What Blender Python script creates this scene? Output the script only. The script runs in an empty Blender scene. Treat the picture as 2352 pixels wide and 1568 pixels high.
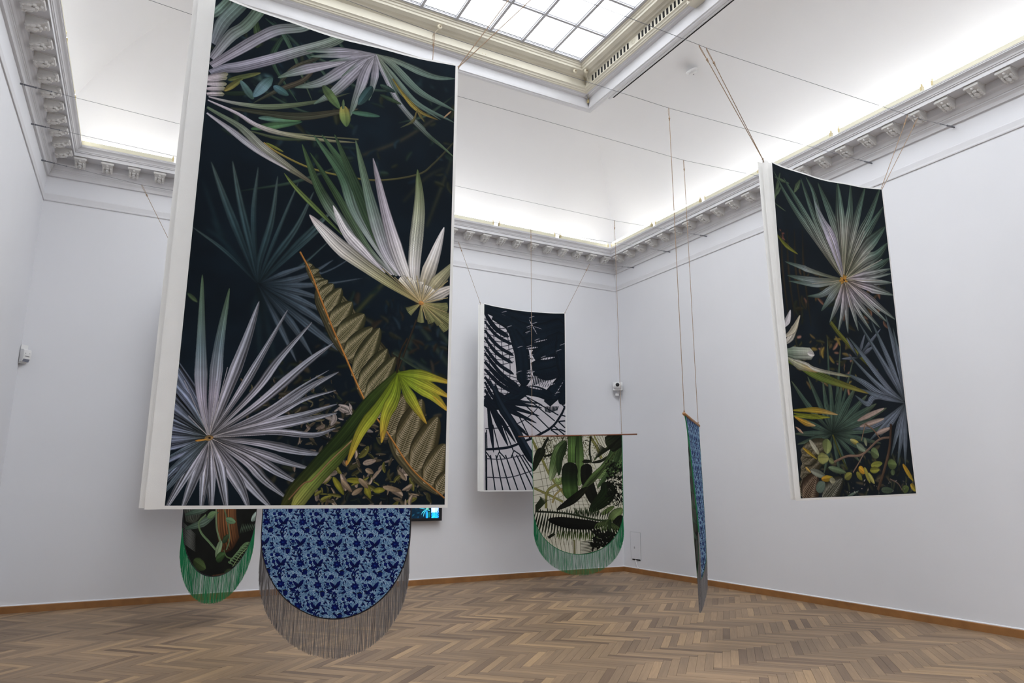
import bpy, math, random
import numpy as np
from mathutils import Vector
random.seed(7)
SC = bpy.context.scene
# ---------------------------------------------------------------- camera
cd = bpy.data.cameras.new('camera'); cam = bpy.data.objects.new('camera', cd); SC.collection.objects.link(cam)
cd.sensor_width = 36; cd.lens = 1592.31 / 2352 * 36; cd.clip_start = .05; cd.clip_end = 100
cam.location = (-8.694, -11.544, 1.6)
_f = Vector((.4620, .8622, .2066)).normalized()
cam.rotation_euler = _f.to_track_quat('-Z', 'Y').to_euler()
SC.camera = cam
# ---------------------------------------------------------------- world, exposure
W = bpy.data.worlds.new('world'); SC.world = W; W.use_nodes = True
W.node_tree.nodes['Background'].inputs[0].default_value = (.75, .85, 1, 1)
W.node_tree.nodes['Background'].inputs[1].default_value = .6
SC.view_settings.view_transform = 'Standard'; SC.view_settings.look = 'None'
SC.view_settings.gamma = 1; SC.view_settings.use_curve_mapping = False
SC.view_settings.exposure = .73
SKY_STRENGTH = 2.7       # daylight diffused by the frosted skylight panes
TUBE_STRENGTH = 8     # fluorescent tubes lying on the cornice
SC.cycles.use_denoising = True
SC.cycles.max_bounces = 8; SC.cycles.diffuse_bounces = 5; SC.cycles.transparent_max_bounces = 8
SC.cycles.sample_clamp_indirect = 6
PI = math.pi
XL, YF, CEILZ = -10.247, -16.5, 9.0
# ---------------------------------------------------------------- materials
def mat(name, col, rough=.6, metal=0, spec=.5, noise=0, nscale=8, bump=0, bscale=60, emit=None, est=0):
    m = bpy.data.materials.new(name); m.use_nodes = True; nt = m.node_tree; b = nt.nodes['Principled BSDF']
    b.inputs['Roughness'].default_value = rough; b.inputs['Metallic'].default_value = metal
    b.inputs['Specular IOR Level'].default_value = spec
    c = tuple(((v / 255 + .055) / 1.055) ** 2.4 if v > 10 else v / 255 / 12.92 for v in col)
    tc = nt.nodes.new('ShaderNodeTexCoord')
    if noise:
        n = nt.nodes.new('ShaderNodeTexNoise'); n.inputs['Scale'].default_value = nscale; n.inputs['Detail'].default_value = 4
        nt.links.new(tc.outputs['Object'], n.inputs['Vector'])
        r = nt.nodes.new('ShaderNodeValToRGB'); r.color_ramp.elements[0].position = .3; r.color_ramp.elements[1].position = .7
        r.color_ramp.elements[0].color = (*[v * (1 - noise) for v in c], 1); r.color_ramp.elements[1].color = (*[min(1, v * (1 + noise * .5)) for v in c], 1)
        nt.links.new(n.outputs['Fac'], r.inputs[0]); nt.links.new(r.outputs[0], b.inputs['Base Color'])
    else: b.inputs['Base Color'].default_value = (*c, 1)
    if bump:
        n2 = nt.nodes.new('ShaderNodeTexNoise'); n2.inputs['Scale'].default_value = bscale; n2.inputs['Detail'].default_value = 3
        nt.links.new(tc.outputs['Object'], n2.inputs['Vector'])
        bp = nt.nodes.new('ShaderNodeBump'); bp.inputs['Strength'].default_value = bump; bp.inputs['Distance'].default_value = .004
        nt.links.new(n2.outputs['Fac'], bp.inputs['Height']); nt.links.new(bp.outputs[0], b.inputs['Normal'])
    if emit:
        b.inputs['Emission Color'].default_value = (*emit, 1); b.inputs['Emission Strength'].default_value = est
    return m
M_wall = mat('wall_paint', (225, 226, 230), .75, noise=.02, nscale=.8, bump=.08, bscale=35)
M_ceil = mat('ceiling_paint', (238, 238, 239), .8, noise=.015, nscale=.5)
M_plaster = mat('plaster', (216, 216, 219), .75, noise=.03, nscale=4)
M_orn = mat('ornament_plaster', (220, 219, 217), .8, noise=.06, nscale=20, bump=.5, bscale=40)
M_cream = mat('aged_cream_paint', (208, 203, 187), .6, noise=.05, nscale=3)
M_frame = mat('skylight_bar_paint', (176, 176, 180), .5)
M_dark = mat('dark_gap', (22, 22, 24), .9)
M_steel = mat('steel_wire', (120, 122, 128), .35, metal=.8)
M_twine = mat('jute_twine', (158, 134, 110), .9, noise=.25, nscale=90)
M_rod = mat('stained_rod', (118, 72, 48), .55, noise=.2, nscale=12)
M_rod2 = mat('pine_rod', (176, 130, 84), .6, noise=.15, nscale=20)
M_white = mat('white_plastic', (226, 226, 226), .4)
M_black = mat('black_plastic', (18, 18, 22), .3)
M_cloth = mat('white_cotton', (248, 248, 246), .9, noise=.02, nscale=6, bump=.3, bscale=300)
def translucent(m, f):
    nt = m.node_tree; o = nt.nodes['Material Output']; b = nt.nodes['Principled BSDF']; t = nt.nodes.new('ShaderNodeBsdfTranslucent'); x = nt.nodes.new('ShaderNodeMixShader')
    src = b.inputs['Base Color'].links[0].from_socket if b.inputs['Base Color'].links else None
    if src: nt.links.new(src, t.inputs['Color'])
    x.inputs[0].default_value = f; nt.links.new(b.outputs[0], x.inputs[1]); nt.links.new(t.outputs[0], x.inputs[2]); nt.links.new(x.outputs[0], o.inputs['Surface'])
translucent(M_cloth, .3)
M_green = mat('green_piping', (8, 108, 66), .8)
M_navy = mat('black_piping', (14, 14, 26), .7)
M_paint_line = mat('white_paint_edge', (232, 232, 236), .7)
M_tube = mat('lit_tube', (255, 255, 255), .5, emit=(1, .985, .96), est=TUBE_STRENGTH)
M_batten = mat('cream_batten', (226, 222, 200), .5)
M_brass = mat('ochre_plastic', (206, 190, 142), .5)
M_pane = mat('frosted_glass', (235, 240, 248), .6, emit=(.93, .965, 1), est=SKY_STRENGTH)
M_cer = mat('ceramic', (206, 198, 176), .35)
def fringe_mat(name, a, b_):
    m = mat(name, a, .85); nt = m.node_tree; g = nt.nodes.new('ShaderNodeNewGeometry'); r = nt.nodes.new('ShaderNodeValToRGB')
    s = lambda c: (*[(v / 255) ** 2.2 for v in c], 1)
    r.color_ramp.elements[0].color = s(a); r.color_ramp.elements[1].color = s(b_)
    nt.links.new(g.outputs['Random Per Island'], r.inputs[0]); nt.links.new(r.outputs[0], nt.nodes['Principled BSDF'].inputs['Base Color'])
    return m
M_fr_green = fringe_mat('green_fringe', (6, 84, 52), (40, 160, 104))
M_fr_grey = fringe_mat('grey_fringe', (98, 96, 100), (168, 165, 165))
def wood_mat(name, rnd):
    m = bpy.data.materials.new(name); m.use_nodes = True; nt = m.node_tree; N = nt.nodes; L = nt.links; b = N['Principled BSDF']
    if rnd == 'obj': src = N.new('ShaderNodeObjectInfo').outputs['Random']
    else: src = N.new('ShaderNodeNewGeometry').outputs['Random Per Island']
    uv = N.new('ShaderNodeUVMap'); mu = N.new('ShaderNodeVectorMath'); mu.operation = 'MULTIPLY'; mu.inputs[1].default_value = (2.2, 34, 1)
    cm = N.new('ShaderNodeCombineXYZ'); sc = N.new('ShaderNodeMath'); sc.operation = 'MULTIPLY'; sc.inputs[1].default_value = 91
    L.new(src, sc.inputs[0]); L.new(sc.outputs[0], cm.inputs[2]); L.new(sc.outputs[0], cm.inputs[0])
    L.new(uv.outputs[0], mu.inputs[0]); ad = N.new('ShaderNodeVectorMath'); ad.operation = 'ADD'; L.new(mu.outputs[0], ad.inputs[0]); L.new(cm.outputs[0], ad.inputs[1])
    n = N.new('ShaderNodeTexNoise'); n.inputs['Scale'].default_value = 1.6; n.inputs['Detail'].default_value = 5; n.inputs['Distortion'].default_value = .6; L.new(ad.outputs[0], n.inputs['Vector'])
    r = N.new('ShaderNodeValToRGB'); e = r.color_ramp.elements
    c = lambda h: (*[(((h >> s) & 255) / 255) ** 2.2 for s in (16, 8, 0)], 1)
    e[0].position = 0; e[0].color = c(0x705c4b); e[1].position = 1; e[1].color = c(0xac8f6d)
    for p, h in ((.12, 0x7e6955), (.35, 0x88725c), (.6, 0x917960), (.85, 0x9b8166)): q = e.new(p); q.color = c(h)
    L.new(src, r.inputs[0])
    gr = N.new('ShaderNodeMapRange'); gr.inputs[1].default_value = .3; gr.inputs[2].default_value = .7; gr.inputs[3].default_value = .86; gr.inputs[4].default_value = 1.1; L.new(n.outputs['Fac'], gr.inputs[0])
    geo = N.new('ShaderNodeNewGeometry'); n2 = N.new('ShaderNodeTexNoise'); n2.inputs['Scale'].default_value = .8; n2.inputs['Detail'].default_value = 3; L.new(geo.outputs['Position'], n2.inputs['Vector'])
    g2 = N.new('ShaderNodeMapRange'); g2.inputs[1].default_value = .35; g2.inputs[2].default_value = .65; g2.inputs[3].default_value = .88; g2.inputs[4].default_value = 1.08; L.new(n2.outputs['Fac'], g2.inputs[0])
    m1 = N.new('ShaderNodeMath'); m1.operation = 'MULTIPLY'; L.new(gr.outputs[0], m1.inputs[0]); L.new(g2.outputs[0], m1.inputs[1])
    mx = N.new('ShaderNodeVectorMath'); mx.operation = 'SCALE'; L.new(r.outputs[0], mx.inputs[0]); L.new(m1.outputs[0], mx.inputs['Scale'])
    L.new(mx.outputs[0], b.inputs['Base Color']); b.inputs['Roughness'].default_value = .5; b.inputs['Specular IOR Level'].default_value = .35
    return m
M_plank = wood_mat('oak_parquet_single', 'obj'); M_plank2 = wood_mat('oak_parquet_mass', 'isl')
M_skirt = mat('oak_skirting', (150, 104, 58), .5, noise=.22, nscale=6)
def img_mat(name, arr, rough=.9, emit=0):
    h, w = arr.shape[:2]; im = bpy.data.images.new(name, w, h)
    a = np.ones((h, w, 4), np.float32); a[..., :3] = arr[::-1]
    im.pixels.foreach_set(a.ravel()); im.update(); im.pack()
    m = bpy.data.materials.new(name); m.use_nodes = True; nt = m.node_tree; b = nt.nodes['Principled BSDF']
    t = nt.nodes.new('ShaderNodeTexImage'); t.image = im; uv = nt.nodes.new('ShaderNodeUVMap')
    nt.links.new(uv.outputs[0], t.inputs[0]); nt.links.new(t.outputs[0], b.inputs['Base Color'])
    b.inputs['Roughness'].default_value = rough; b.inputs['Specular IOR Level'].default_value = .15
    if emit:
        b.inputs['Base Color'].default_value = (0, 0, 0, 1); nt.links.new(t.outputs[0], b.inputs['Emission Color']); b.inputs['Emission Strength'].default_value = emit
    else:
        w_ = nt.nodes.new('ShaderNodeTexWave'); w_.inputs['Scale'].default_value = 260; w_.bands_direction = 'DIAGONAL'
        bp = nt.nodes.new('ShaderNodeBump'); bp.inputs['Strength'].default_value = .06; bp.inputs['Distance'].default_value = .001
        tc = nt.nodes.new('ShaderNodeTexCoord'); nt.links.new(tc.outputs['Object'], w_.inputs[0]); nt.links.new(w_.outputs['Fac'], bp.inputs['Height']); nt.links.new(bp.outputs[0], b.inputs['Normal'])
    return m
# ---------------------------------------------------------------- mesh helpers
class MB:
    def __init__(s): s.v = []; s.f = []; s.uv = []
    def quad(s, a, b, c, d, uv=None):
        n = len(s.v); s.v += [a, b, c, d]; s.f.append((n, n + 1, n + 2, n + 3)); s.uv += uv or [(0, 0)] * 4
    def box(s, lo, hi):
        n = len(s.v); (a, b, c), (d, e, f) = lo, hi
        s.v += [(a, b, c), (d, b, c), (d, e, c), (a, e, c), (a, b, f), (d, b, f), (d, e, f), (a, e, f)]
        for q in ((0, 3, 2, 1), (4, 5, 6, 7), (0, 1, 5, 4), (1, 2, 6, 5), (2, 3, 7, 6), (3, 0, 4, 7)):
            s.f.append(tuple(n + i for i in q)); s.uv += [(0, 0)] * 4
    def tube(s, pts, r, n=6, cap=True):
        pts = [Vector(p) for p in pts]; base = len(s.v); prev = None
        for i, p in enumerate(pts):
            t = (pts[min(i + 1, len(pts) - 1)] - pts[max(i - 1, 0)]).normalized()
            ref = prev if prev is not None else (Vector((0, 0, 1)) if abs(t.z) < .9 else Vector((1, 0, 0)))
            a = (ref - t * ref.dot(t)).normalized(); prev = a; b = t.cross(a)
            rr = r[i] if isinstance(r, (list, tuple)) else r
            for k in range(n):
                q = p + (a * math.cos(2 * PI * k / n) + b * math.sin(2 * PI * k / n)) * rr; s.v.append(tuple(q))
        for i in range(len(pts) - 1):
            for k in range(n):
                a0 = base + i * n + k; a1 = base + i * n + (k + 1) % n
                s.f.append((a0, a1, a1 + n, a0 + n)); s.uv += [(0, 0)] * 4
        if cap:
            s.f.append(tuple(base + k for k in range(n))[::-1]); s.uv += [(0, 0)] * n
            e = base + (len(pts) - 1) * n; s.f.append(tuple(e + k for k in range(n))); s.uv += [(0, 0)] * n
    def ball(s, c, r, nu=8, nv=6):
        rs = [(math.sin(PI * i / nv)) for i in range(nv + 1)]
        R = r if isinstance(r, tuple) else (r, r, r); b = len(s.v)
        for i in range(nv + 1):
            for k in range(nu):
                s.v.append((c[0] + R[0] * max(rs[i], .02) * math.cos(2 * PI * k / nu), c[1] + R[1] * max(rs[i], .02) * math.sin(2 * PI * k / nu), c[2] - R[2] * math.cos(PI * i / nv)))
        for i in range(nv):
            for k in range(nu):
                a0 = b + i * nu + k; a1 = b + i * nu + (k + 1) % nu; s.f.append((a0, a1, a1 + nu, a0 + nu)); s.uv += [(0, 0)] * 4
        s.f.append(tuple(b + k for k in range(nu))[::-1]); s.uv += [(0, 0)] * nu
        s.f.append(tuple(b + nv * nu + k for k in range(nu))); s.uv += [(0, 0)] * nu
    def grid(s, P, UV=None):
        """P[i][j] points"""
        n0 = len(s.v); R = len(P); Cn = len(P[0])
        for row in P: s.v += [tuple(p) for p in row]
        for i in range(R - 1):
            for j in range(Cn - 1):
                s.f.append((n0 + i * Cn + j, n0 + i * Cn + j + 1, n0 + (i + 1) * Cn + j + 1, n0 + (i + 1) * Cn + j))
                s.uv += [UV[i][j], UV[i][j + 1], UV[i + 1][j + 1], UV[i + 1][j]] if UV else [(0, 0)] * 4
    def mesh(s, name, m, smooth=False):
        me = bpy.data.meshes.new(name); me.from_pydata(s.v, [], s.f); me.materials.append(m)
        u = me.uv_layers.new(name='UVMap'); u.data.foreach_set('uv', [c for q in s.uv for c in q])
        if smooth: me.polygons.foreach_set('use_smooth', [True] * len(me.polygons))
        me.update(); return me
    def build(s, name, m, parent=None, smooth=False, kind=None, label=None):
        return link(name, s.mesh(name, m, smooth), parent, kind, label)
def link(name, me, parent=None, kind=None, label=None, loc=None):
    o = bpy.data.objects.new(name, me); SC.collection.objects.link(o)
    if parent is not None: o.parent = parent
    if loc is not None: o.location = loc
    if kind: o['kind'] = kind
    if label: o['label'] = label
    return o
def thing(name, label, cat, loc=(0, 0, 0), group=None, rz=0):
    o = bpy.data.objects.new(name, None); SC.collection.objects.link(o); o.location = loc; o.rotation_euler = (0, 0, rz)
    o.empty_display_size = .1
    o['label'] = label; o['category'] = cat
    if group: o['group'] = group
    return o
def shift(mb, loc):
    mb.v = [(x - loc[0], y - loc[1], z - loc[2]) for x, y, z in mb.v]; return mb
# ---------------------------------------------------------------- room shell
def struct(name, mb, m, **k): return mb.build(name, m, kind='structure', **k)
WH = 6.46
b = MB(); b.box((XL - .3, 0, -.1), (.3, .3, WH)); struct('wall_back', b, M_wall)
b = MB(); b.box((0, YF, -.1), (.3, 0, WH)); struct('wall_right', b, M_wall)
b = MB(); b.box((XL - .3, YF, -.1), (XL, 0, WH)); struct('wall_left', b, M_wall)
b = MB(); b.box((XL - .3, YF - .3, -.1), (.3, YF, WH)); struct('wall_front', b, M_wall)
def corner(side, t, end):
    """plan point at inset t for one end (0/1) of a side"""
    c = {'back': ((XL + t, -t), (-t, -t)), 'right': ((-t, -t), (-t, YF + t)), 'front': ((-t, YF + t), (XL + t, YF + t)), 'left': ((XL + t, YF + t), (XL + t, -t))}
    return c[side][end]
def mould(side, prof):
    mb = MB(); P = [[(*corner(side, t, 0), z), (*corner(side, t, 1), z)] for t, z in prof]
    for i in range(len(P) - 1): mb.quad(P[i][0], P[i][1], P[i + 1][1], P[i + 1][0])
    n = len(prof)
    for e in (0, 1):
        k = len(mb.v); mb.v += [P[i][e] for i in range(n)]; mb.f.append(tuple(range(k, k + n))); mb.uv += [(0, 0)] * n
    return mb
SIDES = ['back', 'right', 'left', 'front']
# floor: herringbone blocks on a screed
b = MB(); b.box((XL, YF, -.1), (0, 0, -.008)); floor = struct('floor', b, mat('floor_screed', (52, 42, 34), .9))
PW, PN = .0765, 8; PLn = PW * PN; H2 = 2 ** .5
def u2w(X, Y):        # herringbone frame (X along -45deg diagonal) to room
    u, v = -X, Y
    return ((u - v) / H2, (u + v) / H2)
def clip_poly(P):
    for ax, lim, sg in ((0, XL + .012, 1), (0, -.012, -1), (1, YF + .012, 1), (1, -.012, -1)):
        out = []
        for i in range(len(P)):
            a, c = P[i], P[(i + 1) % len(P)]; da = (a[ax] - lim) * sg; dc = (c[ax] - lim) * sg
            if da >= 0: out.append(a)
            if (da >= 0) != (dc >= 0):
                t = da / (da - dc); out.append(tuple(a[j] + (c[j] - a[j]) * t for j in range(4)))
        P = out
        if len(P) < 3: return None
    return P
planks = []
g = .0007
X0, Y0 = 6.355, -2.189
for m_ in range(-22, 23):
    for k in range(-260, 261):
        ox = X0 + (k + PN * m_) * PW; oy = Y0 + (k - PN * m_) * PW
        for (ax, ay, bx, by, hor) in ((ox, oy, ox + PLn, oy + PW, 1), (ox + PLn, oy + PW - PLn, ox + PLn + PW, oy + PW, 0)):
            cx, cy = u2w((ax + bx) / 2, (ay + by) / 2)
            if cx < XL - .35 or cx > .35 or cy < YF - .35 or cy > .35: continue
            cs = [(ax + g, ay + g), (bx - g, ay + g), (bx - g, by - g), (ax + g, by - g)]
            P = []
            for (X, Y) in cs:
                wx, wy = u2w(X, Y); P.append((wx, wy, (X - ax) if hor else (Y - ay), (Y - ay) if hor else (X - ax)))
            whole = all(XL + .012 < p[0] < -.012 and YF + .012 < p[1] < -.012 for p in P)
            Q = P if whole else clip_poly(P)
            if Q: planks.append((cx, cy, Q, whole, hor))
cr = Vector((.8810, -.4731, 0)); cu = Vector((-.0977, -.1819, .9784)); cl_ = cam.location
def scr(x, y, z=0):
    d = Vector((x, y, z)) - cl_; w = d.dot(_f)
    return (2352 / 2 + 1592.3 * d.dot(cr) / w, 784 - 1592.3 * d.dot(cu) / w, w) if w > .1 else (-1e9, 0, w)
def vis(p):
    s = scr(p[0], p[1]); return s[2] > 0 and -30 < s[0] < 2382 and s[1] < 1600
cand = sorted([i for i, p in enumerate(planks) if vis(p) and p[3]], key=lambda i: scr(planks[i][0], planks[i][1])[2])[:300]
cset = set(cand)
def plank_mb(Q, zt=0.0, mb=None, c=(0, 0)):
    mb = mb or MB(); n = len(Q); k = len(mb.v)
    ctr = (sum(q[0] for q in Q) / n, sum(q[1] for q in Q) / n); bv = .0016
    ins = lambda q: (q[0] + (ctr[0] - q[0]) * bv / .3, q[1] + (ctr[1] - q[1]) * bv / .3)
    mb.v += [(*ins(q), zt) for q in Q] + [(q[0], q[1], zt - .0012) for q in Q] + [(q[0], q[1], zt - .009) for q in Q]
    mb.v[k:] = [(x - c[0], y - c[1], z) for x, y, z in mb.v[k:]]
    up = [(q[2], q[3]) for q in Q]
    mb.f.append(tuple(range(k, k + n))); mb.uv += up
    for r in (0, 1):
        for i in range(n):
            j = (i + 1) % n; mb.f.append((k + r * n + i, k + r * n + n + i, k + r * n + n + j, k + r * n + j)); mb.uv += [up[i], up[i], up[j], up[j]]
    return mb
shared = {}
for i in cand:
    cx, cy, Q, whole, hor = planks[i]
    if hor not in shared:
        mb = plank_mb(Q, c=(cx, cy)); shared[hor] = mb.mesh('parquet_block', M_plank)
    o = link('parquet_block', shared[hor], floor, loc=(cx, cy, random.uniform(-.0004, .0004)))
mass = MB()
for i, p in enumerate(planks):
    if i not in cset: plank_mb(p[2], random.uniform(-.0004, .0004), mass)
mo = mass.build('parquet_blocks_beyond', M_plank2, floor); mo['kind'] = 'stuff'
# skirting with a pale paint edge above it
for s in SIDES:
    o = struct('baseboard_' + s, mould(s, [(0, 0), (.022, 0), (.022, .082), (.018, .09), (0, .09)]), M_skirt)
    mould(s, [(0, .0905), (.013, .0905), (.011, .1), (0, .104)]).build('paint_edge', M_paint_line, o)
# picture rail and cornice
ti = 1
CORN = [(0, 6.075), (.028, 6.08), (.03, 6.10), (.034, 6.125), (.05, 6.15), (.056, 6.152), (.056, 6.17), (.066, 6.175), (.07, 6.19), (.076, 6.215), (.095, 6.24), (.118, 6.252), (.12, 6.262),
        (.12, 6.345), (.334, 6.345), (.336, 6.33), (.342, 6.33), (.343, 6.382), (.356, 6.384), (.358, 6.398), (.366, 6.40), (.374, 6.42), (.39, 6.438), (.41, 6.452), (.414, 6.456), (.414, 6.468), (.42, 6.47), (.42, 6.482), (.36, 6.482), (.34, 6.455), (0, 6.455)]
corn = {}
for s in SIDES:
    corn[s] = struct('trim_%d' % ti, mould(s, CORN), M_plaster); ti += 1
for s in SIDES:
    struct('trim_%d' % ti, mould(s, [(0, 5.70), (.014, 5.70), (.017, 5.712), (.01, 5.735), (.009, 5.80), (.004, 5.812), (0, 5.815)]), M_plaster); ti += 1
# modillion: scrolled bracket with an acanthus leaf, local +y points out of the wall, top at z=0
def modillion():
    mb = MB(); w = .068
    side = [(0, -.105), (.03, -.112), (.07, -.10), (.11, -.082), (.15, -.066), (.178, -.05), (.178, -.005), (0, -.005)]
    n = len(side); k = len(mb.v)
    for x in (-w, w): mb.v += [(x, y, z) for y, z in side]
    mb.f += [tuple(range(k, k + n)), tuple(range(k + n, k + 2 * n))[::-1]]; mb.uv += [(0, 0)] * 2 * n
    for i in range(n):
        j = (i + 1) % n; mb.f.append((k + i, k + j, k + n + j, k + n + i)); mb.uv += [(0, 0)] * 4
    mb.box((-w - .012, -.0, -.012), (w + .012, .195, 0))
    mb.tube([(-w - .016, .178, -.034), (-w, .18, -.034), (w, .18, -.034), (w + .016, .178, -.034)], [.018, .024, .024, .018], 8)
    mb.ball((0, .168, -.062), (.018, .02, .018), 6, 5)
    for (x, y, z, rx, ry, rz) in ((0, .07, -.108, .03, .06, .02), (-.045, .06, -.10, .02, .045, .02), (.045, .06, -.10, .02, .045, .02), (0, .125, -.085, .03, .03, .02), (-.045, .11, -.085, .018, .03, .02), (.045, .11, -.085, .018, .03, .02), (-.05, .02, -.11, .018, .025, .02), (.05, .02, -.11, .018, .025, .02), (0, .015, -.118, .03, .02, .018)):
        mb.ball((x, y, z), (rx, ry, rz), 6, 4)
    return mb.mesh('modillion', M_orn)
MOD = modillion()
def put_mod(side, x, y, rz):
    o = link('modillion', MOD, corn[side], loc=(x, y, 6.345)); o.rotation_euler = (0, 0, rz)
for i in range(28): put_mod('back', -.41 - i * (9.427 / 27), -.12, PI)
for i in range(43):
    y = -.44 - i * .3545; put_mod('right', -.12, y, PI / 2); put_mod('left', XL + .12, y, -PI / 2)
# ceiling cove
COVE = [(0, 6.45), (0, 6.78), (.035, 6.92), (.09, 7.06), (.17, 7.21), (.27, 7.34), (.40, 7.505), (.53, 7.65), (.66, 7.785), (.80, 7.915), (.98, 8.05), (1.18, 8.17), (1.40, 8.285), (1.62, 8.38), (1.88, 8.455)]
cb = MB()
for s in SIDES:
    m1 = MB(); P = [[(*corner(s, t, 0), z), (*corner(s, t, 1), z)] for t, z in COVE]
    for i in range(len(P) - 1): cb.quad(P[i][0], P[i][1], P[i + 1][1], P[i + 1][0])
ceiling = struct('ceiling', cb, M_ceil)
ceiling.data.polygons.foreach_set('use_smooth', [True] * len(ceiling.data.polygons))
import bmesh
bm = bmesh.new(); bm.from_mesh(ceiling.data); bmesh.ops.remove_doubles(bm, verts=bm.verts, dist=1e-4)
for e in bm.edges:
    if len(e.link_faces) == 2 and e.calc_face_angle(0) > .6: e.smooth = False
bm.to_mesh(ceiling.data); bm.free()
# skylight well mouldings
F1 = [(1.80, 8.46), (1.86, 8.44), (1.905, 8.442), (1.915, 8.458), (1.938, 8.462), (1.946, 8.50), (1.955, 8.57), (1.965, 8.632), (2.03, 8.634), (2.035, 8.645), (2.075, 8.648)]
F2 = [(2.075, 8.648), (2.09, 8.652), (2.10, 8.668), (2.115, 8.672), (2.125, 8.69), (2.14, 8.70), (2.15, 8.705), (2.152, 8.835), (2.17, 8.845), (2.20, 8.85), (2.225, 8.866), (2.27, 8.872), (2.31, 8.892), (2.335, 8.90), (2.342, 8.93), (2.358, 8.94), (2.366, 8.965), (2.385, 8.972), (2.39, 8.99), (2.41, 8.995), (2.41, 9.05)]
sky = {}
for s in SIDES:
    struct('trim_%d' % ti, mould(s, F1), M_plaster); ti += 1
    sky[s] = struct('trim_%d' % ti, mould(s, F2), M_cream); ti += 1
vm = MB(); vm.box((-.003, -.019, -.052), (.012, .019, .052)); vme = vm.mesh('vent_slot', M_dark)
for i in range(12): link('vent_slot', vme, sky['right'], loc=(-2.155, -2.395 - i * .0925, 8.775))
for i in range(13): link('vent_slot', vme, sky['right'], loc=(-2.155, -3.71 - i * .086, 8.775))
ob = MB()
for i in range(9): ob.ball((-2.153, -3.555 + .04 * math.cos(i * .7), 8.775 + .035 * math.sin(i * .7)), (.006, .012, .012), 6, 4)
ob.ball((-2.153, -3.555, 8.775), (.008, .018, .02), 8, 5); ob.build('plaster_rosette', M_cream, sky['right'])
b = MB(); b.box((-2.15, -5.02, 8.60), (-1.98, -4.82, 8.70)); b.box((-2.45, -4.98, 8.63), (-2.05, -4.86, 8.74)); b.box((-7.9, -4.97, 8.76), (-2.3, -4.87, 8.86))
b.build('tie_beam', M_cream, sky['right'])
# dark slot along the right side of the well
b = MB(); b.box((-1.80, -10.5, 8.425), (-1.782, -2.5, 8.445)); struct('trim_%d' % ti, b, M_dark); ti += 1
b = MB(); b.box((-1.84, -10.5, 8.432), (-1.80, -2.42, 8.46)); struct('trim_%d' % ti, b, M_plaster); ti += 1
# skylight: frosted panes between glazing bars
win = thing('window_1', 'frosted gridded skylight glowing with daylight overhead', 'skylight', (-5.12, -8.2, 9.0)); win['kind'] = 'structure'
GX0, GX1, GY0, GY1 = XL + 2.40, -2.40, YF + 2.40, -2.40
NX = 9; NY = 15; DX = (GX1 - GX0) / NX; DY = (GY1 - GY0) / NY
pm = MB(); pm.box((-DX / 2, -DY / 2, 0), (DX / 2, DY / 2, .006)); pme = pm.mesh('pane', M_pane)
for i in range(NX):
    for j in range(NY):
        link('pane', pme, win, loc=(GX0 + DX * (i + .5) + 5.12, GY0 + DY * (j + .5) + 8.2, .045))
bm_ = MB(); bm_.box((-.022, GY0, 0), (.022, GY1, .05)); bm_.box((-.029, GY0, .03), (.029, GY1, .043)); shift(bm_, (0, -8.2, 0)); lme = bm_.mesh('glazing_bar', M_frame)
for i in range(NX + 1): link('glazing_bar', lme, win, loc=(min(max(GX0 + DX * i, GX0 + .02), GX1 - .02) + 5.12, 0, -.01))
bm_ = MB(); bm_.box((GX0, -.02, .006), (GX1, .02, .045)); bm_.box((GX0, -.026, .03), (GX1, .026, .043)); shift(bm_, (-5.12, 0, 0)); sme = bm_.mesh('glazing_bar', M_frame)
for j in range(NY + 1): link('glazing_bar', sme, win, loc=(0, min(max(GY0 + DY * j, GY0 + .02), GY1 - .02) + 8.2, -.008))
b = MB(); dk = .012
b.box((GX0 + .02, GY1 - .05, .036), (GX1 - .02, GY1 - .05 + dk, .044)); shift(b, (-5.12, -8.2, 0)); b.build('putty_line', M_dark, win)
# ---------------------------------------------------------------- fluorescent tubes on the cornice
def tube_proto(L, label, loc, rz, group):
    t = thing('fluorescent_tube', label, 'light', loc, group, rz)
    return t
TM = {}
def tube_parts(t, L):
    key = round(L, 2)
    if key not in TM:
        a = MB(); a.box((-L / 2, -.022, 0), (L / 2, .022, .064)); a.box((-L / 2 + .01, -.03, 0), (L / 2 - .01, .03, .012))
        c = MB(); c.tube([(-L / 2 + .03, 0, .094), (0, 0, .094), (L / 2 - .03, 0, .094)], .015, 8)
        d = MB(); d.box((-.012, -.025, .02), (.012, .025, .076)); d.box((-.006, -.01, .076), (.006, .01, .108))
        TM[key] = (a.mesh('batten', M_batten), c.mesh('tube', M_tube, True), d.mesh('tube_holder', M_brass))
    A, B_, D = TM[key]
    link('batten', A, t); link('tube', B_, t); link('tube_holder', D, t, loc=(-L / 2 + .012, 0, 0)); link('tube_holder', D, t, loc=(L / 2 - .012, 0, 0))
edges = [-.45] + [-1.69 - 1.375 * k for k in range(6)] + [-9.86]
o1 = ['first', 'second', 'third', 'fourth', 'fifth', 'sixth', 'seventh', 'eighth', 'ninth', 'tenth', 'eleventh', 'twelfth']
for k in range(len(edges) - 1):
    a = edges[k] - (.058 if k else 0); c = edges[k + 1] + (.058 if k < len(edges) - 2 else 0)
    t = tube_proto(a - c, 'lit fluorescent tube on the back cornice, %s from the right corner' % o1[k], ((a + c) / 2, -.392, 6.483), 0, 'fluorescent tubes on the back cornice')
    tube_parts(t, a - c)
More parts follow.
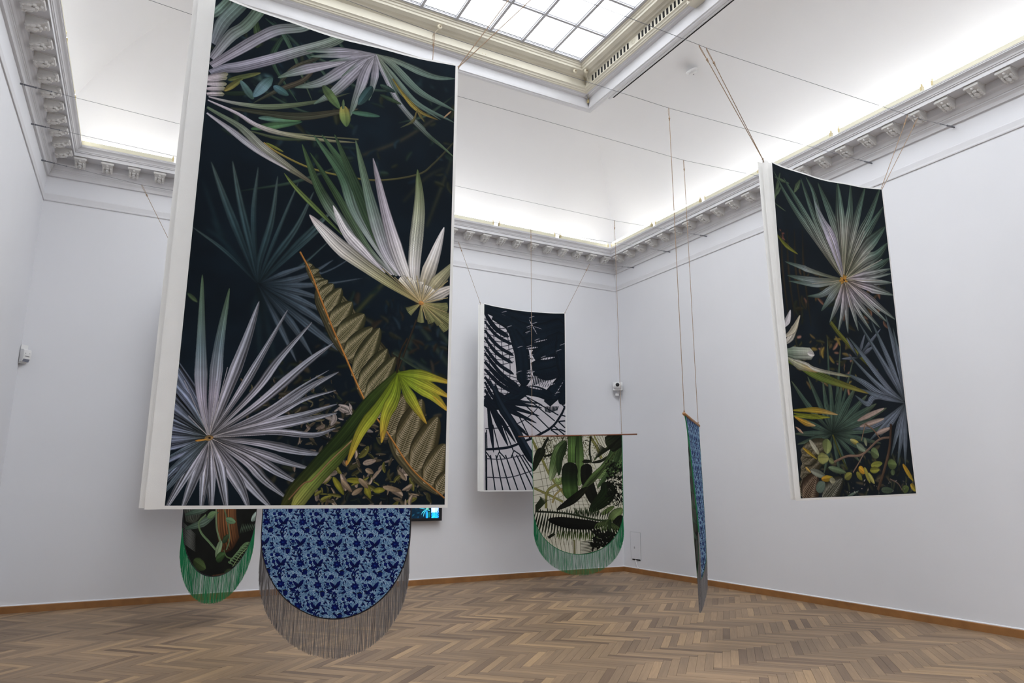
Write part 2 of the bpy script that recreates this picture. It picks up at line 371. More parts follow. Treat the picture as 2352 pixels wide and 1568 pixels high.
for side, x, lab in (('right', -.392, 'right'), ('left', XL + .392, 'left')):
    ye = [-.45] + [-1.80 - 1.322 * k for k in range(11)]
    for k in range(len(ye) - 1):
        a = ye[k] - (.058 if k else 0); c = ye[k + 1] + .058
        t = tube_proto(a - c, 'lit fluorescent tube on the %s cornice, %s from the far corner' % (lab, o1[k]), (x, (a + c) / 2, 6.483), PI / 2, 'fluorescent tubes on the %s cornice' % lab)
        tube_parts(t, a - c)
for k in range(7):  # unseen tubes behind the camera, added as fill light for the banner fronts
    c = -.6 - 1.3 * k - .6
    t = tube_proto(1.25, 'added unseen fill tube on the front cornice, %s from the right corner' % o1[k], (c, YF + .375, 6.478), 0, 'fluorescent tubes on the front cornice'); tube_parts(t, 1.25)
# ---------------------------------------------------------------- steel wires spanning the room
def wire(y, sag, label, zl=6.05, zr=6.05):
    """sag: [(x, z)] points where cords pull it down"""
    t = thing('steel_wire', label, 'wire', (XL, y, zl), 'steel wires spanning the room below the cornice')
    pts = [(XL, zl)] + sorted(sag) + [(0, zr)]
    b = MB(); b.tube([(x, y, z) for x, z in pts], .0024, 5); shift(b, (XL, y, zl)); b.build('cable', M_steel, t)
    for e, (x, z) in ((0, pts[0]), (1, pts[-1])):
        sg = 1 if e == 0 else -1; nx, nz = pts[1] if e == 0 else pts[-2]
        dx, dz = nx - x, nz - z; L = math.hypot(dx, dz); dx /= L; dz /= L; b = MB()
        b.tube([(x - sg * .01, y, z), (x + dx * .03, y, z + dz * .03)], .011, 8)
        for s_ in (-.011, .011): b.tube([(x + dx * .05, y + s_, z + dz * .05), (x + dx * .14, y + s_, z + dz * .14)], .004, 5)
        b.ball((x + dx * .045, y, z + dz * .045), .012, 6, 5); b.ball((x + dx * .15, y, z + dz * .15), .012, 6, 5)
        b.tube([(x + dx * .14, y, z + dz * .14), (x + dx * .30, y, z + dz * .30)], .005, 6); b.ball((x + dx * .3, y, z + dz * .3), .009, 6, 5)
        shift(b, (XL, y, zl)); b.build('turnbuckle', M_steel, t)
wire(-7.128, [(-9.35, 5.88), (-9.2, 5.87), (-6.2, 5.80), (-6.0, 5.795), (-4.274, 5.801), (-4.178, 5.799), (-.963, 5.957), (-.769, 5.965)], 'nearest steel wire, carrying the two large palm-print banners')
wire(-6.0, [(-6.57, 5.868), (-3.674, 5.88)], 'steel wire second from the camera, crossing under the skylight')
wire(-5.07, [(-7.68, 5.885), (-2.618, 5.89)], 'steel wire third from the camera, holding the far cord of the edge-on hanging')
wire(-2.758, [(-8.176, 5.955), (-2.045, 5.955)], 'steel wire holding the right cord of the green-fringed hanging', 6.036, 6.042)
wire(-1.77, [(-7.232, 5.945), (-3.087, 5.944)], 'steel wire holding the left cord of the green-fringed hanging', 6.033, 6.049)
wire(-.652, [(-9.007, 5.938), (-5.75, 5.94), (-3.95, 5.93), (-1.104, 5.962)], 'farthest steel wire, close to the back wall', 6.038, 6.054)
# ---------------------------------------------------------------- cords
def cord(top, bot, parent, org, double=False, knot=.16):
    top = Vector(top); bot = Vector(bot); d = (bot - top); L = d.length; d /= L
    b = MB(); kp = top + d * knot
    for s_ in (-1, 1): b.tube([top + Vector((0, .0, .004)), top + d * .02 + Vector((.006 * s_, .003, 0)), top + d * (knot * .6) + Vector((.008 * s_, .002, 0)), kp], .0028, 5)
    b.ball(kp, (.011, .011, .014), 7, 6); b.ball(kp + d * .02, (.008, .008, .012), 6, 5)
    b.tube([kp, (kp + bot) / 2, bot], .0036, 6)
    b.tube([bot - d * .0, bot + Vector((.004, 0, -.02))], .0045, 5); b.ball(bot - d * .015, (.009, .009, .011), 7, 5)
    shift(b, org); b.build('hanging_cord', M_twine, parent)
# ---------------------------------------------------------------- artwork
ART = {
'B':[
["bg",[726301,1187625,659736],260],
["l",[1012,886,1271,715,1556,459],15.3,[4209196,4866866,4209196],3,0.25,0.1],
["l",[1319,1176,1479,963,1620,854],11.3,[3092518,3815209,3092518],3,0.25,0.1],
["l",[1499,1335,1604,1012,1677,782],15.3,[3355688,4210733,3092518],3,0.25,0.1],
["l",[1003,2051,1193,1806,1361,1613],20.6,[4869162,3948584,2436132],3,0.25,0.1],
["l",[1465,2057,1709,2335],30.4,[2568748,3490362,2305578],3,0.25,0.1],
["l",[1296,2262,1702,2450],30.2,[2568748,3490362,2305578],3,0.25,0.1],
["l",[1601,2068,1792,2269],30.9,[2568748,3490362,2305578],3,0.25,0.1],
["l",[1423,2131,1344,2392],28.7,[2568748,3490362,2305578],3,0.25,0.1],
["deb",1198,1942,1428,2300,26,28.9,[3749180,2961208,4867660,2107952]],
["deb",110,458,516,611,20,52.1,[4019536,5007982,3096632,3753263]],
["deb",1301,202,1673,258,10,57.7,[1846064,2372922]],
["deb",805,1532,1292,2144,22,47.9,[1055006,1779244,2239276]],
["p",[409,1925,198,1688,25,1288],29.6,[989728,1583152,1846579],3,0.25,0.1],
["p",[409,1925,198,1688,93,1524],29.6,[989728,1583152,1846579],3,0.25,0.1],
["p",[409,1925,198,1688,65,1601],29.6,[989728,1583152,1846579],3,0.25,0.1],
["p",[402,1926,386,2202],44.2,[923677,1450794,1845808],3,0.25,0.1],
["p",[402,1926,442,2388],44.0,[923677,1450794,1845808],3,0.25,0.1],
["p",[402,1926,539,2426],44.6,[923677,1450794,1845808],3,0.25,0.1],
["p",[402,1926,660,2369],45.6,[923677,1450794,1845808],3,0.25,0.1],
["p",[402,1926,576,2221],45.5,[923677,1450794,1845808],3,0.25,0.1],
["blur",9],
["deb",5,106,1699,1011,90,110.9,[1714214,2240554,1845810,1187882,2501152]],
["deb",745,1877,1699,2329,90,93.2,[1714214,2763812,2240570,1187882,2893344]],
["deb",473,2358,1660,3296,110,87.1,[2763298,3354666,1844264,3814956,2238494]],
["blur",5],
["p",[1137,-306,1388,-161,1646,-96],26.6,[1977384,3360316,2239528],3,0.25,0.1],
["p",[401,98,660,205,927,238],23.5,[1977384,3360316,2239528],3,0.25,0.1],
["p",[754,331,1024,357,1305,304],24.5,[1977384,3360316,2239528],3,0.25,0.1],
["p",[253,1321,593,1172,961,936],21.8,[1977384,3360316,2239528],3,0.25,0.1],
["p",[1266,568,1471,456,1684,256],26.0,[1977384,3360316,2239528],3,0.25,0.1],
["p",[730,-117,828,50,923,139],24.3,[1977384,3360316,2239528],3,0.25,0.1],
["p",[272,554,519,639,772,653],22.4,[1977384,3360316,2239528],3,0.25,0.1],
["blur",1.5],
["p",[401,1919,195,1737,-2,1613],25.1,[1318693,2899781,4609106],2,0.35,0.1],
["p",[401,1919,289,1673,168,1404,67,1164],52.6,[1318693,2899781,4609106],2,0.35,0.1],
["p",[401,1919,351,1726,253,1387,189,1127],48.8,[1318693,2899781,4609106],2,0.35,0.1],
["p",[401,1919,341,1492,344,1132],33.8,[1318693,2899781,4609106],2,0.35,0.1],
["p",[401,1919,398,1767,451,1471,468,1164],43.8,[1318693,2899781,4609106],2,0.35,0.1],
["p",[401,1919,440,1744,525,1440,601,1177],23.8,[1318693,2899781,4609106],2,0.35,0.1],
["p",[401,1919,471,1756,606,1501,703,1224],43.2,[1318693,2899781,4609106],2,0.35,0.1],
["p",[401,1919,544,1727,722,1479,827,1342],52.2,[1318693,2899781,4609106],2,0.35,0.1],
["p",[401,1919,623,1781,823,1555],17.3,[1318693,2899781,4609106],2,0.35,0.1],
["p",[401,1919,510,1782,703,1551,793,1449],24.3,[1318693,2899781,4609106],2,0.35,0.1],
["p",[401,1919,550,1824,721,1732],34.1,[1055264,4279640,5002848],3,0.4,0.1],
["p",[401,1919,702,1802,854,1686],23.9,[1055264,4279640,5002848],3,0.4,0.1],
["p",[401,1919,780,1790,1015,1617],11.3,[1055264,4279640,5002848],3,0.4,0.1],
["p",[401,1919,591,1867,779,1782],46.7,[1055264,4279640,5002848],3,0.4,0.1],
["p",[401,1919,784,1864,1056,1783],16.1,[1055264,4279640,5002848],3,0.4,0.1],
["p",[401,1919,631,1894,823,1858],43.8,[1055264,4279640,5002848],3,0.4,0.1],
["p",[401,1919,633,1934,814,1967],46.8,[1055264,4279640,5002848],3,0.4,0.1],
["p",[401,1919,636,1983,834,2055],51.3,[1055264,4279640,5002848],3,0.4,0.1],
["p",[401,1919,686,2049,880,2172],54.6,[1055264,4279640,5002848],3,0.4,0.1],
["p",[401,1919,723,2149,951,2311],54.6,[1055264,4279640,5002848],3,0.4,0.1],
["p",[401,1919,608,2138,757,2345],46.0,[1055264,4279640,5002848],3,0.4,0.1],
["p",[401,1919,534,2147,662,2392],37.8,[1055264,4279640,5002848],3,0.4,0.1],
["e",[8,2031,66,2080],28.2,[3820086,4872766],1,0.15,0.1],
["blur",2.2],
["l",[364,954,462,1001,677,1058,924,1071,1145,1047,1422,944,1536,839,1692,639],13.8,[10125380,7696442,4868146,3355944],3,0.25,0.1],
["p",[481,51,407,192,386,361,557,591],37.8,[2241065,2900020,3098168],3,0.25,0.1],
["p",[314,32,453,138,655,553],35.2,[1977898,3953734,3951162],3,0.25,0.1],
["s",[253,74,279,217,251,273],51.1,[2767398,3820080,2898474],3,0.25,0.1],
["p",[364,34,538,158,737,337,674,433],27.2,[1845802,3294782,2898996],3,0.25,0.1],
["s",[-19,171,28,98,88,-18],49.6,[5596510,7045240,4872784],3,0.25,0.1],
["s",[11,354,57,181,152,-4,178,-72],78.0,[7172216,6320236,4216394],4,0.25,0.1],
["s",[12,462,109,256,194,142,264,2,291,-75],71.0,[9078930,6714988,4742220],4,0.25,0.1],
["s",[13,512,148,354,293,188,400,89,546,8,643,-96],73.5,[9275540,8684428,5596762],5,0.3,0.1],
["s",[13,566,98,499,186,452,376,327,541,205,773,33,875,-88],72.1,[7368828,9078676,5926232],6,0.35,0.1],
["s",[428,507,524,336,694,194],26.3,[3028012,4867642,2764328],3,0.25,0.1],
["p",[688,235,588,412,431,544,282,688],37.6,[4866616,4341043,3357232],3,0.25,0.1],
["s",[-4,622,114,557],30.9,[11840176,11051174,7829343],2,0.25,0.1],
["s",[-2,646,114,602],30.8,[11840176,11051174,7829343],2,0.25,0.1],
["s",[1,681,113,638],30.7,[11840176,11051174,7829343],2,0.25,0.1],
["s",[4,715,105,679],30.6,[11840176,11051174,7829343],2,0.25,0.1],
["s",[-6,603,116,529],30.9,[11840176,11051174,7829343],2,0.25,0.1],
["e",[119,574,312,454],37.1,[5922613,5200442,7039550],1,0.15,0.1],
["e",[103,659,208,528],41.3,[8023612,5068083],1,0.15,0.1],
["e",[105,677,269,619],36.5,[1845280,2306086],1,0.15,0.1],
["e",[280,662,194,551],57.6,[3821640,5928056],1,0.15,0.1],
["e",[385,464,279,644],74.6,[3493962,7309970,6060676],1,0.15,0.1],
["e",[397,526,497,562],68.9,[4875888,3493964],1,0.15,0.1],
["e",[280,878,599,729],57.1,[3824188,4811082,2901046],1,0.15,0.1],
["e",[320,786,590,722],51.9,[5599340,5009480],1,0.15,0.1],
["p",[16,731,207,719,400,680,664,560,909,419],38.7,[11051176,7305830,5595210,3949108],3,0.25,0.1],
["p",[150,766,364,738,588,693,838,587,968,533],57.2,[3356204,3816497,4866869],4,0.25,0.1],
["l",[182,789,341,853,695,810,979,770],10.5,[7369308,7369308,5592383],3,0.25,0.1],
["p",[258,893,455,895,681,845],25.1,[4870718,3358766],3,0.25,0.1],
["p",[13,755,182,789,325,844,492,854,773,827,972,799],37.2,[12235450,11840692,9079408,6973520],3,0.25,0.1],
["e",[379,950,493,985],23.5,[6713391,7368762],3,0.25,0.1],
["p",[13,805,188,867,268,917,367,998,515,1078,615,1127,725,1183],70.6,[6056792,7042152,9211012,6974042,5261372],6,0.35,0.1],
["p",[15,844,162,918,337,1023,541,1108],47.3,[11117742,10132130,12104372],4,0.3,0.1],
["p",[1076,57,830,94,590,181],55.9,[9276048,9407639,5597530],4,0.3,0.1],
["p",[1076,57,832,129,618,214],46.5,[9276048,9407639,5597530],4,0.3,0.1],
["p",[1076,57,707,258,551,356,421,453],73.9,[9276048,9407639,5597530],4,0.3,0.1],
["p",[1076,57,924,169,714,383,534,490],79.2,[9276048,9407639,5597530],4,0.3,0.1],
["p",[1076,57,979,181,803,433,666,574],76.4,[9276048,9407639,5597530],4,0.3,0.1],
["p",[1076,57,1016,190,962,405,908,621],78.3,[9276048,9407639,5597530],4,0.3,0.1],
["p",[1076,57,1074,232,1039,447],59.4,[9276048,9407639,5597530],4,0.3,0.1],
["p",[1076,57,747,206],36.6,[9276048,9407639,5597530],4,0.3,0.1],
["p",[1076,57,960,157,841,304],28.4,[9276048,9407639,5597530],4,0.3,0.1],
["p",[1076,57,1258,72,1517,126,1692,110],59.5,[7238760,6254696,5070936],4,0.3,0.1],
["p",[1076,57,1201,110,1421,280,1697,378],70.2,[7238760,6254696,5070936],4,0.3,0.1],
["p",[1076,57,1204,192,1404,378,1699,477],49.7,[7238760,6254696,5070936],4,0.3,0.1],
["p",[1076,57,1157,206,1270,416,1469,574],58.4,[7238760,6254696,5070936],4,0.3,0.1],
["p",[1076,57,1206,232,1306,345,1587,476],35.4,[7238760,6254696,5070936],4,0.3,0.1],
["p",[1076,59,1129,195,1270,416,1470,604,1591,684,1704,758],43.6,[10262688,9211028,3951168,5597260],3,0.25,0.1],
["p",[1205,222,1306,345,1416,436,1566,481],39.7,[7168560,8812604,5786668],3,0.25,0.1],
["p",[1397,441,1370,529,1277,605],19.6,[6971448,3949622],3,0.25,0.1],
["p",[1396,431,1458,516],23.9,[6971448,4999728],3,0.25,0.1],
["e",[1666,387,1606,455],14.3,[10124380,10519656],3,0.25,0.1],
["e",[720,410,841,562],76.2,[3951668,6058056,5006916],1,0.15,0.1],
["e",[866,531,892,692],87.0,[10259532,8161872,5006400],1,0.15,0.1],
["e",[925,572,1124,552],47.3,[4877400,3757642],1,0.15,0.1],
["e",[863,561,863,483],21.9,[5662794,5662794],1,0.15,0.1],
["e",[1059,327,967,502],74.2,[2439226,3822676],1,0.15,0.1],
["e",[1114,300,1228,327],48.7,[3360060,1977388],1,0.15,0.1],
["e",[1117,380,1279,413],39.0,[2504236,3491119],1,0.15,0.1],
["p",[1259,1726,923,1442,747,1215,607,895],83.3,[11841716,8226436,3821112,4150582],5,0.25,0.1],
["p",[1268,1725,1062,1539,827,1180,661,943],59.1,[10000540,5267534,3360559,3360559],4,0.25,0.1],
["p",[1277,1724,1002,1348,888,1077,680,809],94.4,[11578802,7372922,4151364,4612168],5,0.25,0.1],
["p",[1285,1723,1107,1390,938,1066,732,792],86.5,[10526880,5005388,3690556,4348480],5,0.25,0.1],
["p",[1294,1730,1145,1472,994,1162,817,770],95.4,[9079944,3820600,3097136,3952696],4,0.25,0.1],
["p",[1321,1726,1200,1551,1082,1216,961,784],101.6,[13157576,10855340,6715502,5597262],5,0.25,0.1],
["p",[1459,1865,1336,1671,1209,1326,1088,891],104.5,[9866360,14473432,11051692,9209486],5,0.3,0.1],
["p",[1468,1864,1417,1658,1439,1189,1418,906],103.5,[9866360,14605016,9080952,5333052],5,0.3,0.1],
["p",[1482,1880,1493,1772,1569,1534,1635,1314],103.2,[9208944,10130046,14276051,14210260],4,0.2,0.1],
["p",[1487,1888,1593,1740,1760,1531],100.5,[9208936,10722432,7304026],5,0.25,0.1],
["p",[1496,1896,1614,1818,1754,1735],91.2,[9208936,12959414,11906730],4,0.25,0.1],
["p",[1207,1726,1065,1608,925,1476,832,1300],80.7,[11183788,13157322,13947092,14473436],4,0.25,0.1],
["p",[901,1498,756,1370,588,1223,506,1134],35.7,[3951664,5597244,6320191,6056760],2,0.25,0.1],
["p",[1478,1902,1235,1782,932,1613,779,1486,684,1394],106.8,[9206868,9407592,12104878,13947088,12629172],6,0.3,0.1],
["w",[1478,1902,1681,1912],82.4,[10523230,8354902,7106122],6,0.35,0.1],
["w",[1478,1902,1740,2008],100.9,[10523230,8354902,7106122],6,0.35,0.1],
["w",[1478,1902,1684,2068],81.6,[10523230,8354902,7106122],6,0.35,0.1],
["w",[1478,1902,1628,2034],63.1,[10523230,8354902,7106122],6,0.35,0.1],
["w",[1478,1902,1564,2033],71.4,[10523230,8354902,7106122],6,0.35,0.1],
["w",[1478,1902,1476,2043],58.1,[10523230,8354902,7106122],6,0.35,0.1],
["w",[1478,1902,1382,1978],69.8,[10523230,8354902,7106122],6,0.35,0.1],
["w",[1478,1902,1321,1735],66.7,[11574378,10852992,13683392],4,0.3,0.1],
["w",[1478,1902,1374,1736],67.2,[11574378,10852992,13683392],4,0.3,0.1],
["w",[1478,1902,1419,1738],67.7,[11574378,10852992,13683392],4,0.3,0.1],
["w",[1478,1902,1465,1749],68.1,[11574378,10852992,13683392],4,0.3,0.1],
["w",[1478,1902,1511,1769],68.5,[11574378,10852992,13683392],4,0.3,0.1],
["w",[1478,1902,1557,1781],68.9,[11574378,10852992,13683392],4,0.3,0.1],
["l",[1478,1902,1188,1693],4.3,[13809804,12101752],3,0.25,0.1],
["l",[1478,1902,1277,1741],4.4,[13809804,12101752],3,0.25,0.1],
["l",[1478,1902,1365,1728],4.4,[13809804,12101752],3,0.25,0.1],
["l",[1478,1902,1436,1709],4.5,[13809804,12101752],3,0.25,0.1],
["l",[1478,1902,1501,1726],4.5,[13809804,12101752],3,0.25,0.1],
["l",[1478,1902,1575,1760],4.5,[13809804,12101752],3,0.25,0.1],
["l",[1478,1902,1677,1710],4.6,[13809804,12101752],3,0.25,0.1],
["l",[1478,1902,1680,1836],4.6,[13809804,12101752],3,0.25,0.1],
["l",[1478,1902,1673,1945],4.6,[13809804,12101752],3,0.25,0.1],
["l",[1478,1902,1646,2028],4.5,[13809804,12101752],3,0.25,0.1],
["l",[1478,1902,1518,2016],4.4,[13809804,12101752],3,0.25,0.1],
["e",[1458,1901,1496,1903],35.7,[11565640,14195800],3,0.25,0.1],
["l",[1446,2025,1382,2220,1319,2411],12.0,[2893344,3352863],3,0.25,0.1],
["l",[1288,2272,1456,2358,1711,2449],18.9,[3161136,3490362],3,0.25,0.1],
["deb",387,2475,1001,2836,90,54.0,[3814956,4866614,2501158,5591100,2896934]],
["deb",695,2663,1612,3287,200,65.5,[4867128,3026470,6445128,3947558,1844258,7365722,1317148]],
["deb",821,2968,1516,3260,60,87.1,[9206892,8154716,6052396,7105072,10127996,4998198]],
["deb",887,2644,1121,2779,16,76.9,[10129548,8156272]],
["deb",748,2845,1376,3276,26,9.9,[13156552,11577512]],
["e",[929,3099,1003,3207],42.0,[7368744,8683564,5921312],1,0.15,0.1],
["e",[1015,3115,1137,3123],43.1,[7368744,8683564,5921312],1,0.15,0.1],
["e",[1138,3140,1177,3232],43.1,[7368744,8683564,5921312],1,0.15,0.1],
["e",[1193,3182,1273,3173],43.9,[7368744,8683564,5921312],1,0.15,0.1],
["e",[981,3115,1053,3190],37.3,[10521716,9074786,7101514],1,0.15,0.1],
["e",[1093,3106,1157,3165],38.0,[10521716,9074786,7101514],1,0.15,0.1],
["e",[1054,3207,1121,3165],37.8,[10521716,9074786,7101514],1,0.15,0.1],
["e",[1254,3156,1383,3182],39.3,[10521716,9074786,7101514],1,0.15,0.1],
["e",[912,3091,848,3141],36.2,[10521716,9074786,7101514],1,0.15,0.1],
["e",[1134,3047,1188,3071],38.4,[10521716,9074786,7101514],1,0.15,0.1],
["e",[682,1722,777,1873,874,2050],88.1,[4867632,5591098,4999220],14,0.45,0.1],
["e",[769,1875,897,2047,1030,2271,1149,2375],267.8,[4867632,5591098,4999220],14,0.45,0.1],
["e",[1025,2173,1147,2326,1155,2504,1254,2704],293.3,[4867632,5591098,4999220],14,0.45,0.1],
["e",[1335,2628,1419,2857,1557,3032,1688,3200],318.2,[4867632,5591098,4999220],14,0.45,0.1],
["fern",687,1754,721,1738,22.4,8.5,[9340770,10852988,6249532,3815974]],
["fern",709,1800,766,1765,26.9,8.5,[9340770,10852988,6249532,3815974]],
["fern",736,1862,799,1825,38.2,8.5,[9340770,10852988,6249532,3815974]],
["fern",758,1900,825,1831,38.3,8.6,[9340770,10852988,6249532,3815974]],
["fern",785,1962,862,1851,49.8,8.6,[9340770,10852988,6249532,3815974]],
["fern",821,2040,916,1874,59.0,8.6,[9340770,10852988,6249532,3815974]],
["fern",862,2133,991,1957,70.7,8.7,[9340770,10852988,6249532,3815974]],
["fern",911,2233,1079,2029,80.3,8.7,[9340770,10852988,6249532,3815974]],
["fern",968,2333,1139,2114,76.3,8.8,[9340770,10852988,6249532,3815974]],
["fern",1035,2459,1188,2113,76.9,9.6,[9340770,10852988,6249532,3815974]],
["fern",1075,2545,1246,2250,77.2,9.7,[9340770,10852988,6249532,3815974]],
["fern",1122,2604,1304,2300,70.7,9.8,[9340770,10852988,6249532,3815974]],
["fern",1190,2706,1257,2542,78.9,11.8,[9208420,10523770,6576442,4538410]],
["fern",1277,2817,1389,2542,93.3,11.9,[9208420,10523770,6576442,4538410]],
["fern",1365,2955,1505,2572,102.5,12.1,[9208420,10523770,6576442,4538410]],
["fern",1462,3042,1626,2685,104.1,12.3,[9208420,10523770,6576442,4538410]],
["fern",1560,3138,1685,2866,97.4,12.5,[9208420,10523770,6576442,4538410]],
["fern",1648,3199,1714,3047,70.6,12.7,[9208420,10523770,6576442,4538410]],
["l",[639,1662,709,1784,790,1970,880,2164,968,2334,1114,2614,1277,2818,1453,3042,1689,3227],12.0,[10119732,11038776,11566144,10119736],1,0.25,0.1],
["p",[198,2882,78,2619,-254,2141],75.1,[3686463,6449274,4674652],3,0.6,0.3],
["p",[198,2882,46,2661,-254,2347],67.0,[3686463,6449274,4674652],3,0.6,0.3],
["p",[198,2882,-235,2470],64.7,[3686463,6449274,4674652],3,0.6,0.3],
["p",[198,2882,-218,2577],57.3,[3686463,6449274,4674652],3,0.6,0.3],
["p",[198,2882,-222,2669],56.8,[3686463,6449274,4674652],3,0.6,0.3],
["p",[198,2882,-206,2760],49.5,[3686463,6449274,4674652],3,0.6,0.3],
["p",[198,2882,-187,2819],42.4,[3686463,6449274,4674652],3,0.6,0.3],
["p",[198,2882,-181,2879],35.2,[3686463,6449274,4674652],3,0.6,0.3],
["p",[198,2882,-174,2946],35.1,[3686463,6449274,4674652],3,0.6,0.3],
["p",[198,2882,-156,2997],35.0,[3686463,6449274,4674652],3,0.6,0.3],
["p",[198,2882,-108,3085],42.1,[3686463,6449274,4674652],3,0.6,0.3],
["p",[198,2882,-57,3188],49.2,[3686463,6449274,4674652],3,0.6,0.3],
["p",[198,2882,138,2647,110,2359,79,1905],70.8,[9078928,10920112,6583676,5005384],5,0.25,0.1],
["p",[198,2882,202,2627,207,2317,236,1969],72.1,[9078928,10920112,6583676,5005384],5,0.25,0.1],
["p",[198,2882,263,2640,358,2285,414,2028],67.7,[6315616,9868447,8356492,8158854],3,0.55,0.22],
["p",[198,2882,337,2619,437,2404,588,2061],48.6,[6315616,9868447,8356492,8158854],3,0.55,0.22],
["p",[198,2882,427,2596,555,2385,741,2125],52.9,[6315616,9868447,8356492,8158854],3,0.55,0.22],
["p",[198,2882,456,2669,721,2397,884,2250],56.0,[6315616,9868447,8356492,8158854],3,0.55,0.22],
["p",[198,2882,498,2708,689,2554,867,2427],18.4,[6315616,9868447,8356492,8158854],3,0.55,0.22],
["p",[198,2882,500,2740,747,2550,928,2434],50.6,[6315616,9868447,8356492,8158854],3,0.55,0.22],
["p",[198,2882,539,2738,820,2500],27.3,[6315616,9868447,8356492,8158854],3,0.55,0.22],
["p",[198,2882,502,2765,718,2628,917,2554],33.4,[6315616,9868447,8356492,8158854],3,0.55,0.22],
["p",[198,2882,504,2789,700,2731,930,2642],49.6,[6315616,9868447,8356492,8158854],3,0.55,0.22],
["p",[198,2882,505,2814,742,2754,933,2698],44.8,[6315616,9868447,8356492,8158854],3,0.55,0.22],
["p",[198,2882,546,2836,789,2844,930,2796],41.6,[6315616,9868447,8356492,8158854],3,0.55,0.22],
["p",[198,2882,473,2904,713,2946,880,2963],53.8,[6315616,9868447,8356492,8158854],3,0.55,0.22],
["p",[198,2882,477,2960,637,3013,802,3055],49.7,[6315616,9868447,8356492,8158854],3,0.55,0.22],
["p",[198,2882,441,2984,602,3078,734,3145],55.5,[6315616,9868447,8356492,8158854],3,0.55,0.22],
["p",[198,2882,413,3017,527,3126,664,3233],59.4,[6315616,9868447,8356492,8158854],3,0.55,0.22],
["p",[198,2882,323,3018,478,3189,578,3291],64.8,[6315616,9868447,8356492,8158854],3,0.55,0.22],
["p",[198,2882,293,3019,394,3173,453,3305],68.5,[6315616,9868447,8356492,8158854],3,0.55,0.22],
["p",[198,2882,267,3058,332,3319],67.6,[6315616,9868447,8356492,8158854],3,0.55,0.22],
["p",[198,2882,245,3317],58.7,[6315616,9868447,8356492,8158854],3,0.55,0.22],
["p",[198,2882,188,3316],55.3,[6315616,9868447,8356492,8158854],3,0.55,0.22],
["p",[198,2882,152,3060,83,3315],66.3,[6315616,9868447,8356492,8158854],3,0.55,0.22],
["p",[198,2882,115,3045,-5,3313],58.6,[6315616,9868447,8356492,8158854],3,0.55,0.22],
["p",[198,2882,-33,3232],42.2,[3686463,6055538,4872288],3,0.5,0.1],
["p",[198,2882,-18,3099],35.6,[3686463,6055538,4872288],3,0.5,0.1],
["p",[198,2882,-20,3009],31.6,[3686463,6055538,4872288],3,0.5,0.1],
["l",[198,2882,264,2460],3.1,[13616836,12104380],3,0.25,0.1],
["l",[198,2882,211,2546],3.1,[13616836,12104380],3,0.25,0.1],
["l",[198,2882,131,2648],3.0,[13616836,12104380],3,0.25,0.1],
["l",[198,2882,37,2559],3.0,[13616836,12104380],3,0.25,0.1],
["l",[198,2882,277,3173],3.0,[13616836,12104380],3,0.25,0.1],
["l",[198,2882,193,3211],2.9,[13616836,12104380],3,0.25,0.1],
["l",[198,2882,508,2854],3.2,[13616836,12104380],3,0.25,0.1],
["l",[198,2882,481,3016],3.1,[13616836,12104380],3,0.25,0.1],
["l",[198,2882,76,2761],3.0,[13616836,12104380],3,0.25,0.1],
["l",[198,2882,379,3173],3.0,[13616836,12104380],3,0.25,0.1],
["l",[198,2882,503,2773],3.2,[13616836,12104380],3,0.25,0.1],
["e",[173,2891,220,2879],36.2,[9072712,10255440],3,0.25,0.1],
["e",[124,2905,188,2893],13.5,[12092476,13670468],3,0.25,0.1],
["e",[193,2883,206,2886],12.0,[2759700,2759700],3,0.25,0.1],
["s",[1351,2403,1168,2602,985,2854,803,3076,625,3300],111.5,[3951132,2898970,2240278,3816476],5,0.3,0.1],
["s",[1055,2869,924,3008,807,3141,688,3301],81.7,[3490588,5333548,7109178,9210440],6,0.3,0.1],
["l",[1054,2852,907,3000,805,3116,750,3141,668,3237],8.2,[10124376,9070664,8150080],3,0.25,0.1],
["p",[1332,2409,1206,2635,1088,2816,1011,3027],80.4,[6254616,7833642,10263604,12096060],5,0.25,0.1],
["p",[1332,2409,1314,2557,1254,2704,1234,2876],90.3,[6254616,7833642,10263604,12096060],5,0.25,0.1],
["p",[1332,2409,1388,2515,1459,2621,1545,2737],78.7,[6254616,7833642,10263604,12096060],5,0.25,0.1],
["p",[1332,2409,1445,2475,1594,2548,1706,2644],86.4,[6254616,7833642,10263604,12096060],5,0.25,0.1],
["p",[1332,2409,1493,2453,1724,2550],85.7,[6254616,7833642,10263604,12096060],5,0.25,0.1],
["p",[1332,2409,1491,2406,1732,2445],76.4,[6254616,7833642,10263604,12096060],5,0.25,0.1],
["e",[1011,3027,1006,2994],17.0,[12619848,11039808],3,0.25,0.1],
["e",[1232,2876,1240,2793],21.5,[12623932,11571256],3,0.25,0.1],
["e",[1685,2627,1583,2540],21.1,[13674556,12099640],3,0.25,0.1],
["l",[1318,2406,1341,2260,1386,2162],11.3,[2760728,3352604],3,0.25,0.1],
],
'R':[
["bg",[923166,1515818,1120284],200],
["deb",175,1094,1566,1609,60,150.6,[3813410,2894364,4996134,1975324,6966332]],
["deb",108,1749,968,2251,70,113.7,[5917744,7100980,9069648,2894880,3947556,8153652,10121828]],
["deb",32,638,205,849,5,66.5,[9064512,10115660,7358524]],
["p",[76,691,43,1116,72,1693],28.4,[2236184,3287582,2761752],3,0.25,0.1],
["p",[160,675,126,1103,154,1683],28.7,[2236184,3287582,2761752],3,0.25,0.1],
["p",[262,656,226,1087,253,1672],29.1,[2236184,3287582,2761752],3,0.25,0.1],
["p",[383,633,345,1069,370,1659],29.5,[2236184,3287582,2761752],3,0.25,0.1],
["deb",132,2839,1693,3390,120,110.2,[2763810,1843742,4867124,3949104,1185818]],
["blur",6],
